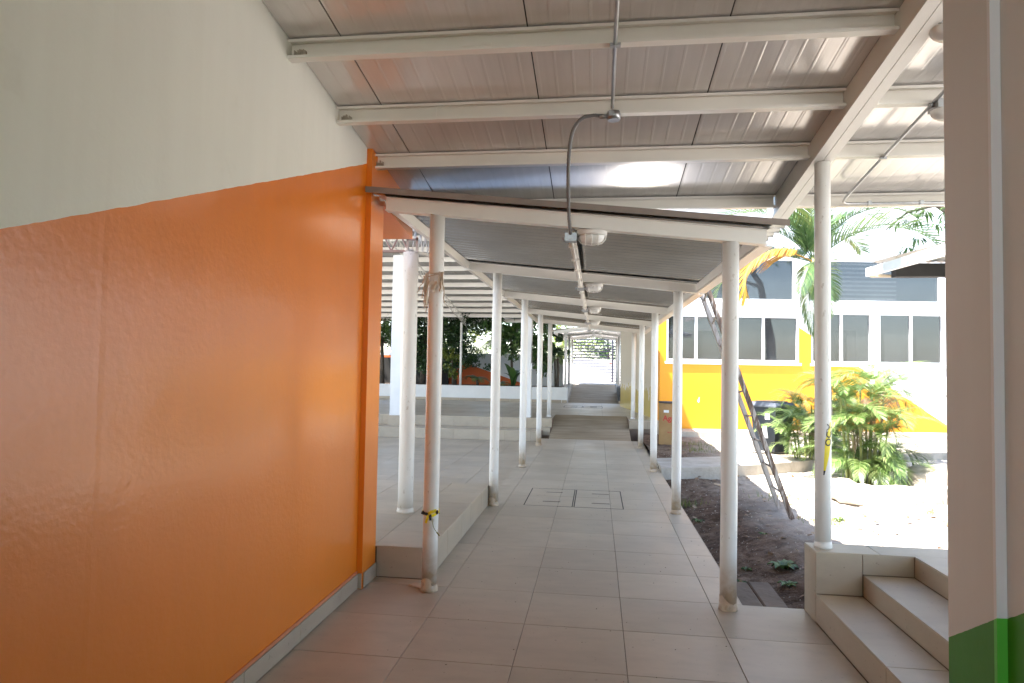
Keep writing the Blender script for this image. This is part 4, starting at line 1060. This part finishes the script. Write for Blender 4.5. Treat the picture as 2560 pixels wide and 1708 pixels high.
extra_fronds(ac, [(.24, 0, 1.5, .1, .85, .72), (.24, 0, 1.45, -.1, .42, .78), (.2, 0, 1.5, 2.9, .5, .8), (.1, -.1, 1.45, -2.6, .6, .75), (.25, .1, 1.3, .6, .3, .7)])
for k_ in range(3): put_frond(fdry, ac, Vector((.24, -.05, 1.45)), -1.9+.7*k_, -.7, .95)
areca(3.74, 12.1, .05, 18, .8, 'smaller bushy palm tucked behind the bin left of the landing post', 13, .22, .72, 4)
areca(4.15, 12.9, .08, 16, 1.0, 'bushy palm against the yellow wall behind the wheelie bin', 15, .25, .75, 2)

def leafquads(mb, center, rad, n, size, rnd, mi=0, shell=.3, droop=.3, asp=.45):
    cx, cy_, cz_ = center; rx, ry, rz2 = rad
    for _ in range(n):
        while True:
            p = Vector((rnd.uniform(-1, 1), rnd.uniform(-1, 1), rnd.uniform(-1, 1)))
            if shell < p.length < 1: break
        q = Vector((cx+p.x*rx, cy_+p.y*ry, cz_+p.z*rz2))
        d = Vector((rnd.gauss(0, 1), rnd.gauss(0, 1), rnd.gauss(0, .6)-droop)).normalized(); s = d.cross(Vector((rnd.gauss(0, 1), rnd.gauss(0, 1), rnd.gauss(0, 1)))).normalized()
        L = size*rnd.uniform(.6, 1.3); w_ = L*asp; o = len(mb.v)
        mb.v += [tuple(q-d*L/2), tuple(q+s*w_/2), tuple(q+d*L/2), tuple(q-s*w_/2)]; mb.face([o, o+1, o+2, o+3], mi)
def tree(x, y, z, h, clumps, nleaf, size, leaf, lab, seed, trunk=.09, cat='tree', group='trees behind the courtyard', asp=.45, droop=.3, name='broadleaf_tree'):
    rnd = random.Random(seed); t = thing(name, lab, cat, (x, y, z), 0, group)
    tr_ = MB(); top = Vector((rnd.uniform(-.2, .2), rnd.uniform(-.1, .1), h*.55)); tr_.tube([(0, 0, -.1), (top.x*.5, top.y*.5, h*.3), top], [trunk, trunk*.8, trunk*.6], 9)
    cr = MB()
    tot = sum(c[3]*c[4]*c[5] for c in clumps)
    for c in clumps:
        ctr = Vector(c[:3]); mid = top.lerp(ctr, .5)+Vector((0, 0, -.1)); tr_.tube([top*.85, mid, ctr], [trunk*.45, trunk*.3, trunk*.1], 6)
        for _ in range(5):
            e = ctr+Vector((rnd.uniform(-1, 1)*c[3], rnd.uniform(-1, 1)*c[4], rnd.uniform(-1, 1)*c[5]))*.8; tr_.tube([ctr.lerp(top, .15), e], [trunk*.12, trunk*.04], 4, False)
        k = int(nleaf*c[3]*c[4]*c[5]/tot)
        for _ in range(max(3, k//55)):
            p = Vector((rnd.gauss(0, .45), rnd.gauss(0, .45), rnd.gauss(0, .42))); sc = ctr+Vector((p.x*c[3], p.y*c[4], p.z*c[5])); rr_ = rnd.uniform(.16, .34)*max(c[3:6])
            leafquads(cr, sc, (rr_, rr_, rr_*.8), 55, size, rnd, 0, 0, droop, asp)
    tr_.build('trunk', M['bark'], t); cr.build('crown', M[leaf], t); return t
tree(-8.2, 24.3, .84, 3.4, [(0, 0, 2.0, 1.1, .8, .9), (.9, -.2, 1.6, .7, .6, .6), (-1, 0, 1.7, .8, .7, .8), (0, .5, 3.6, 1.5, 1.1, .9)], 11000, .13, 'leaf_mid', 'leafy tree seen left of the white square column', 41)
tree(-6.7, 24.6, .84, 3.4, [(0, 0, 1.7, .95, .8, 1.2), (.5, -.2, 1.0, .7, .5, .7), (-.5, 0, 2.4, .8, .7, .7), (0, 1.2, 3.3, 1.7, .9, .6), (0, .4, 3.7, 1.5, 1.1, .8), (-.6, 0, 1.0, .6, .5, .6)], 24000, .12, 'leaf_dark', 'dense dark tree behind the two near left posts', 42, .11)
tree(-5.4, 24.5, .84, 3.6, [(0, 0, 1.9, 1.0, .8, 1.1), (.3, -.3, 1.1, .8, .5, .6), (.4, .1, 2.5, .9, .8, .6), (.2, 1.2, 3.3, 1.7, .9, .6), (.2, .4, 3.7, 1.5, 1.1, .8), (-.7, 0, 1.2, .6, .5, .6)], 25000, .115, 'leaf_dark', 'dense dark tree beside the slender courtyard post', 43, .10)
tree(-5.3, 23.7, .84, 1.9, [(-.15, 0, 1.1, .45, .35, .35), (0, 0, .5, .3, .3, .3)], 1500, .10, 'leaf_light', 'small sunlit shrub in front of the dark trees by the slender post', 44, .03)
tree(-3.2, 24.8, .84, 3.6, [(0, 0, 2.0, 1.1, .7, .7), (.7, -.1, 1.7, .7, .5, .5), (-.7, 0, 2.3, .8, .6, .5), (0, 1.0, 3.2, 1.7, .9, .6), (0, .5, 3.6, 1.6, 1.1, .8)], 7000, .25, 'leaf_mid', 'large leaved tree behind the second left post', 45, .06, asp=.36, droop=.9)
tree(-2.1, 24.6, .84, 3.4, [(0, 0, 1.7, .6, .5, 1.0), (-.2, -.2, .9, .5, .4, .8), (.3, 0, 2.5, .6, .5, .5), (.0, 1.0, 3.2, 1.2, .8, .6), (.1, .4, 3.6, 1.2, 1.0, .8)], 7000, .2, 'leaf_mid', 'broad leaved tree between the third and fourth left posts', 46, .05, asp=.4, droop=.6)
tree(-1.55, 24.9, .9, 2.6, [(.1, 0, 1.3, .30, .3, .45), (0, 0, 1.9, .4, .3, .3)], 700, .22, 'leaf_dark', 'dark drooping tree beside the gabled canopy', 47, .04, asp=.4, droop=.9)
def small_palm(x, y, z, h, n, L, lab, seed, mat='frond', ll=.30, el=(.0, .9)):
    rnd = random.Random(seed); t = thing('small_palm', lab, 'palm', (x, y, z), 0, 'small palms in the shaded planter')
    MB().tube([(0, 0, -.1), (.03, 0, h*.5), (0, 0, h)], [.06, .05, .045], 8).build('trunk', M['bark'], t)
    ms = [frond_mesh('frond', M[mat], L, 1.1, 26, ll, .022, .5, .45, seed+s_, rr=.008) for s_ in range(2)]
    for i in range(n): put_frond(ms[i % 2], t, Vector((0, 0, h)), 2*pi*i/n+rnd.uniform(-.2, .2), rnd.uniform(*el), rnd.uniform(.8, 1.1), rnd.uniform(-.2, .2))
small_palm(-3.85, 24.0, .84, 1.55, 11, 1.0, 'palm with arching pale fronds behind the second left post', 61)
small_palm(-1.45, 24.3, .84, 1.1, 9, .75, 'feathery palm beside the grey plaster pillar', 62, ll=.26)
small_palm(-4.35, 23.5, .84, .25, 7, .6, 'low palm with silvery fronds against the orange wall', 63, ll=.26, el=(.1, .8))
small_palm(-3.5, 23.3, .84, .10, 7, .55, 'ground hugging palm just above the planter wall', 64, ll=.22, el=(.0, .6))
# banana
bnn = thing('banana_plant', 'banana plant with upright broad leaves above the planter wall', 'plant', (-3.05, 23.9, .84))
def blade(L, W, bend, mat, seed):
    mb = MB(); S = 8; p = Vector((0, 0, 0)); P = []
    for i in range(S+1):
        P.append(p.copy()); a = 1.35-bend*(i/S)**1.5; p = p+Vector((cos(a), 0, sin(a)))*L/S
    for i, q in enumerate(P):
        t = i/S; w_ = W*sin(pi*min(1, .12+.86*t))**.6*(1 if i < S else .1); mb.v += [(q.x, -w_/2, q.z+w_*.12), (q.x, 0, q.z), (q.x, w_/2, q.z+w_*.12)]
    for i in range(S): o = 3*i; mb.face([o, o+1, o+4, o+3], 0, True); mb.face([o+1, o+2, o+5, o+4], 0, True)
    return mb.mesh('banana_leaf', M[mat])
bl = [blade(.95, .27, .9, 'leaf_mid', 1), blade(.8, .24, 1.5, 'leaf_dark', 2)]
for i in range(6): put_frond(bl[i % 2], bnn, Vector((0, 0, .05)), i*1.1+.3, 0, random.uniform(.8, 1.1), 0, 'leaf')
# trees beyond the gate and the wall
for i, (x, y, h, lf, lab, cl) in enumerate(((-3.0, 55, 7, 'leaf_light', 'yellow green street tree seen through the left of the gate', [(0, 0, 3.0, 2.6, 1.5, 1.5), (1.2, 0, 4.5, 2, 1.5, 1.5)]),
                           (1.0, 56, 8, 'leaf_mid', 'green street tree seen through the middle of the gate', [(0, 0, 3.2, 2.3, 1.5, 1.7), (.8, 0, 5, 2.2, 1.5, 1.7)]),
                           (4.3, 54, 7, 'leaf_mid', 'green street tree seen through the right of the gate', [(0, 0, 3.2, 1.8, 1.5, 1.8), (0, 0, 5, 2.2, 1.5, 1.6)]),
                           (-7.5, 30, 6, 'leaf_light', 'sunlit tree beyond the boundary wall to the left', [(0, 0, 2.6, 2, 1, 1.4), (1, 0, 4, 2, 1, 1.2)]),
                           (-4.0, 30.5, 6, 'leaf_mid', 'sunlit tree beyond the boundary wall near the gabled canopy', [(0, 0, 2.8, 1.8, 1, 1.2), (.8, 0, 4.2, 1.9, 1, 1.0)]),
                           (7.6, 42, 13, 'leaf_mid', 'distant treetop just above the walkway canopy roof', [(0, 0, 10.3, 1.1, 1, .5), (-.2, 0, 9.3, 1.8, 1, .8)]))):
    tree(x, y, .3, h, cl, 2600, .26 if y > 40 else .2, lf, lab, 70+i, .12, group='trees beyond the walls')
# mango branches hanging at the right
mg = thing('mango_tree', 'mango tree with long leaves hanging in at the upper right beside the near wall', 'tree', (6.55, 12.2, 0))
b = MB(); b.tube([(0, 0, -.2), (-.1, 0, 2.5), (-.35, -.2, 4.3), (-.8, -.3, 5.0)], [.16, .14, .10, .05], 10)
b.tube([(-.3, -.2, 4.2), (-.9, -.5, 4.45), (-1.4, -.6, 4.3), (-1.75, -.6, 4.0)], [.06, .04, .02, .008], 6); b.tube([(-.5, -.2, 4.7), (-1.4, -.2, 4.9), (-2.2, -.3, 4.75)], [.05, .03, .01], 6); b.build('trunk', M['bark'], mg)
cr = MB(); rnd = random.Random(8)
def cluster(c, n, L):
    for _ in range(n):
        a = rnd.uniform(0, 2*pi); d = Vector((cos(a), sin(a), rnd.uniform(-1.3, .3))).normalized(); s = d.cross(Vector((0, 0, 1))).normalized(); up = s.cross(d)
        l = L*rnd.uniform(.7, 1.2); w_ = l*.2; q = Vector(c)+d*.03; m1 = q+d*l*.5+up*.01; e = q+d*l+Vector((0, 0, -l*.25)); o = len(cr.v)
        cr.v += [tuple(q), tuple(m1+s*w_/2), tuple(m1-up*w_*.1), tuple(m1-s*w_/2), tuple(e)]; cr.face([o, o+1, o+2]); cr.face([o, o+2, o+3]); cr.face([o+1, o+4, o+2]); cr.face([o+2, o+4, o+3])
for (x, z) in ((-1.15, 4.35), (-1.3, 4.15), (-1.0, 4.1), (-1.45, 4.2), (-1.1, 3.95), (-.85, 4.3), (-.9, 4.6), (-1.3, 4.9), (-1.7, 4.85), (-2.0, 4.8), (-1.0, 4.9), (-.7, 4.75), (-1.55, 4.7), (-2.3, 4.75), (-.6, 4.2), (-.5, 4.5), (-2.5, 4.9), (-1.25, 3.8)):
    cluster((x, -.5+rnd.uniform(-.3, .3), z), 15, .21)
for _ in range(60): cluster((rnd.uniform(-1.6, 1.5), rnd.uniform(-1, 1.2), rnd.uniform(4.9, 6.2)), 14, .22)
cr.build('crown', M['leaf_mid'], mg)
# weeds in the garden
def weed(x, y, n, L, lab):
    z = soil_z(x, y); t = MB(); rnd = random.Random(int(x*100+y*10))
    for i in range(n):
        a = 2*pi*i/n+rnd.uniform(-.3, .3); d = Vector((cos(a), sin(a), 0)); s = Vector((-sin(a), cos(a), 0)); l = L*rnd.uniform(.7, 1.2); w_ = l*.42; up = Vector((0, 0, 1)); o = len(t.v)
        P = [d*.01, d*l*.35+up*l*.28, d*l*.7+up*l*.36, d*l+up*l*.2]; W_ = [.12, .9, 1, .05]
        for p, k in zip(P, W_): t.v += [tuple(p+s*w_*k/2+up*.01), tuple(p), tuple(p-s*w_*k/2+up*.01)]
        for c in range(3): q = o+3*c; t.face([q, q+1, q+4, q+3], 0, True); t.face([q+1, q+2, q+5, q+4], 0, True)
    o = t.build('weed', M['leaf_mid'], None, (x, y, z-.005)); tag(o, lab, 'weed', 'weeds in the shaded soil')
weed(1.62, 5.95, 11, .13, 'largest leafy weed beside the left end of the tiled steps')
weed(1.55, 5.55, 8, .085, 'small weed close to the side of the tiled steps')
weed(1.22, 5.72, 7, .07, 'small weed near the right edge of the near right post')
weed(1.33, 6.05, 6, .05, 'tiny weed just behind the near right post')
weed(1.72, 7.05, 5, .045, 'tiny weed in the middle of the shaded soil')
weed(1.22, 8.0, 6, .07, 'weed at the walkway edge beside the second right post')
weed(2.75, 7.9, 7, .08, 'weed in the sun just right of the ladder foot')
# loose stuff: pebbles, litter leaves
pb = MB(); rnd = random.Random(99)
for _ in range(2600):
    x = 1.03+rnd.random()**1.2*4.5; y = 4.9+rnd.random()*8
    if x < 1.42 and y < 5.6: continue
    z = soil_z(x, y); s = rnd.uniform(.003, .012)*(1+.8*(rnd.random() > .95)); a = rnd.uniform(0, 3)
    if path_front(x)-.05 < y < path_front(x)+1.15: continue
    o = len(pb.v)
    for dx, dy, dz in ((1, 0, 0), (-.4, .8, 0), (-.5, -.8, 0), (0, 0, 1)): pb.v.append((x+s*(dx*cos(a)-dy*sin(a)), y+s*(dx*sin(a)+dy*cos(a)), z+s*dz*.8-.001))
    for q in ((0, 1, 3), (1, 2, 3), (2, 0, 3)): pb.face([o+i for i in q])
tag(pb.build('pebbles', M['stone']), 'loose pebbles and grit over the soil', 'gravel', kind='stuff')
lv = MB()
for _ in range(420):
    if rnd.random() < .55: x, y = rnd.gauss(4.4, .55), rnd.gauss(7.7, .45)
    else: x = 1.05+rnd.random()**1.5*3; y = 5.2+rnd.random()*6
    if x < 1.45 and y < 5.7: continue
    z = soil_z(x, y)+.008; L = rnd.uniform(.03, .09); a = rnd.uniform(0, 6.3); d = Vector((cos(a), sin(a), rnd.uniform(-.2, .5))).normalized(); s = Vector((-sin(a), cos(a), rnd.uniform(-.5, .5)))*L*.35; q = Vector((x, y, z)); o = len(lv.v)
    lv.v += [tuple(q), tuple(q+d*L*.5+s), tuple(q+d*L), tuple(q+d*L*.5-s+Vector((0, 0, .01)))]; lv.face([o, o+1, o+2, o+3])
tag(lv.build('leaf_litter', M['frond_dry']), 'dry fallen leaves scattered on the soil', 'leaf litter', kind='stuff')
gr = MB()
for _ in range(900):
    c = rnd.choice(((2.1, 13.6, .25), (1.9, 12.8, .2), (2.7, 9.3, .25), (1.15, 8.9, .12), (5.3, 11.8, .7), (2.6, 7.8, .15), (4.6, 9.7, .4)))
    x, y = rnd.gauss(c[0], c[2]), rnd.gauss(c[1], c[2]*.7)
    if x < 1.05 or path_front(x)-.05 < y < path_front(x)+1.1: continue
    z = soil_z(x, y); a = rnd.uniform(0, 6.3); L = rnd.uniform(.04, .12); o = len(gr.v); dx, dy = cos(a), sin(a)
    gr.v += [(x-dy*.004, y+dx*.004, z), (x+dy*.004, y-dx*.004, z), (x+dx*L*.5, y+dy*L*.5, z+L)]; gr.face([o, o+1, o+2])
tag(gr.build('grass_tufts', M['leaf_light']), 'sparse blades of grass on the soil', 'grass', kind='stuff')
# crumbs and dirt on the walkway
dt = MB()
for _ in range(260):
    x = rnd.uniform(-1.2, .95); y = 2.2+rnd.random()*9; s = rnd.uniform(.002, .006); o = len(dt.v)
    for dx, dy, dz in ((1, 0, 0), (-.4, .8, 0), (-.5, -.8, 0), (0, 0, 1)): dt.v.append((x+s*dx, y+s*dy, .0008+s*dz*.6))
    for q in ((0, 1, 3), (1, 2, 3), (2, 0, 3)): dt.face([o+i for i in q])
tag(dt.build('floor_grit', M['bark']), 'small crumbs of dirt on the walkway tiles', 'grit', kind='stuff')
# pale husk on the soil and orange cable heap
b = MB(); b.tube([(1.75, 10.05, soil_z(1.75, 10.05)+.02), (1.85, 10.0, soil_z(1.85, 10.0)+.015), (1.97, 10.03, soil_z(1.97, 10.03)+.035)], [.006, .022, .004], 6); tag(b.build('dry_husk', M['twine']), 'pale curled dry husk on the shaded soil below the garden path', 'husk')
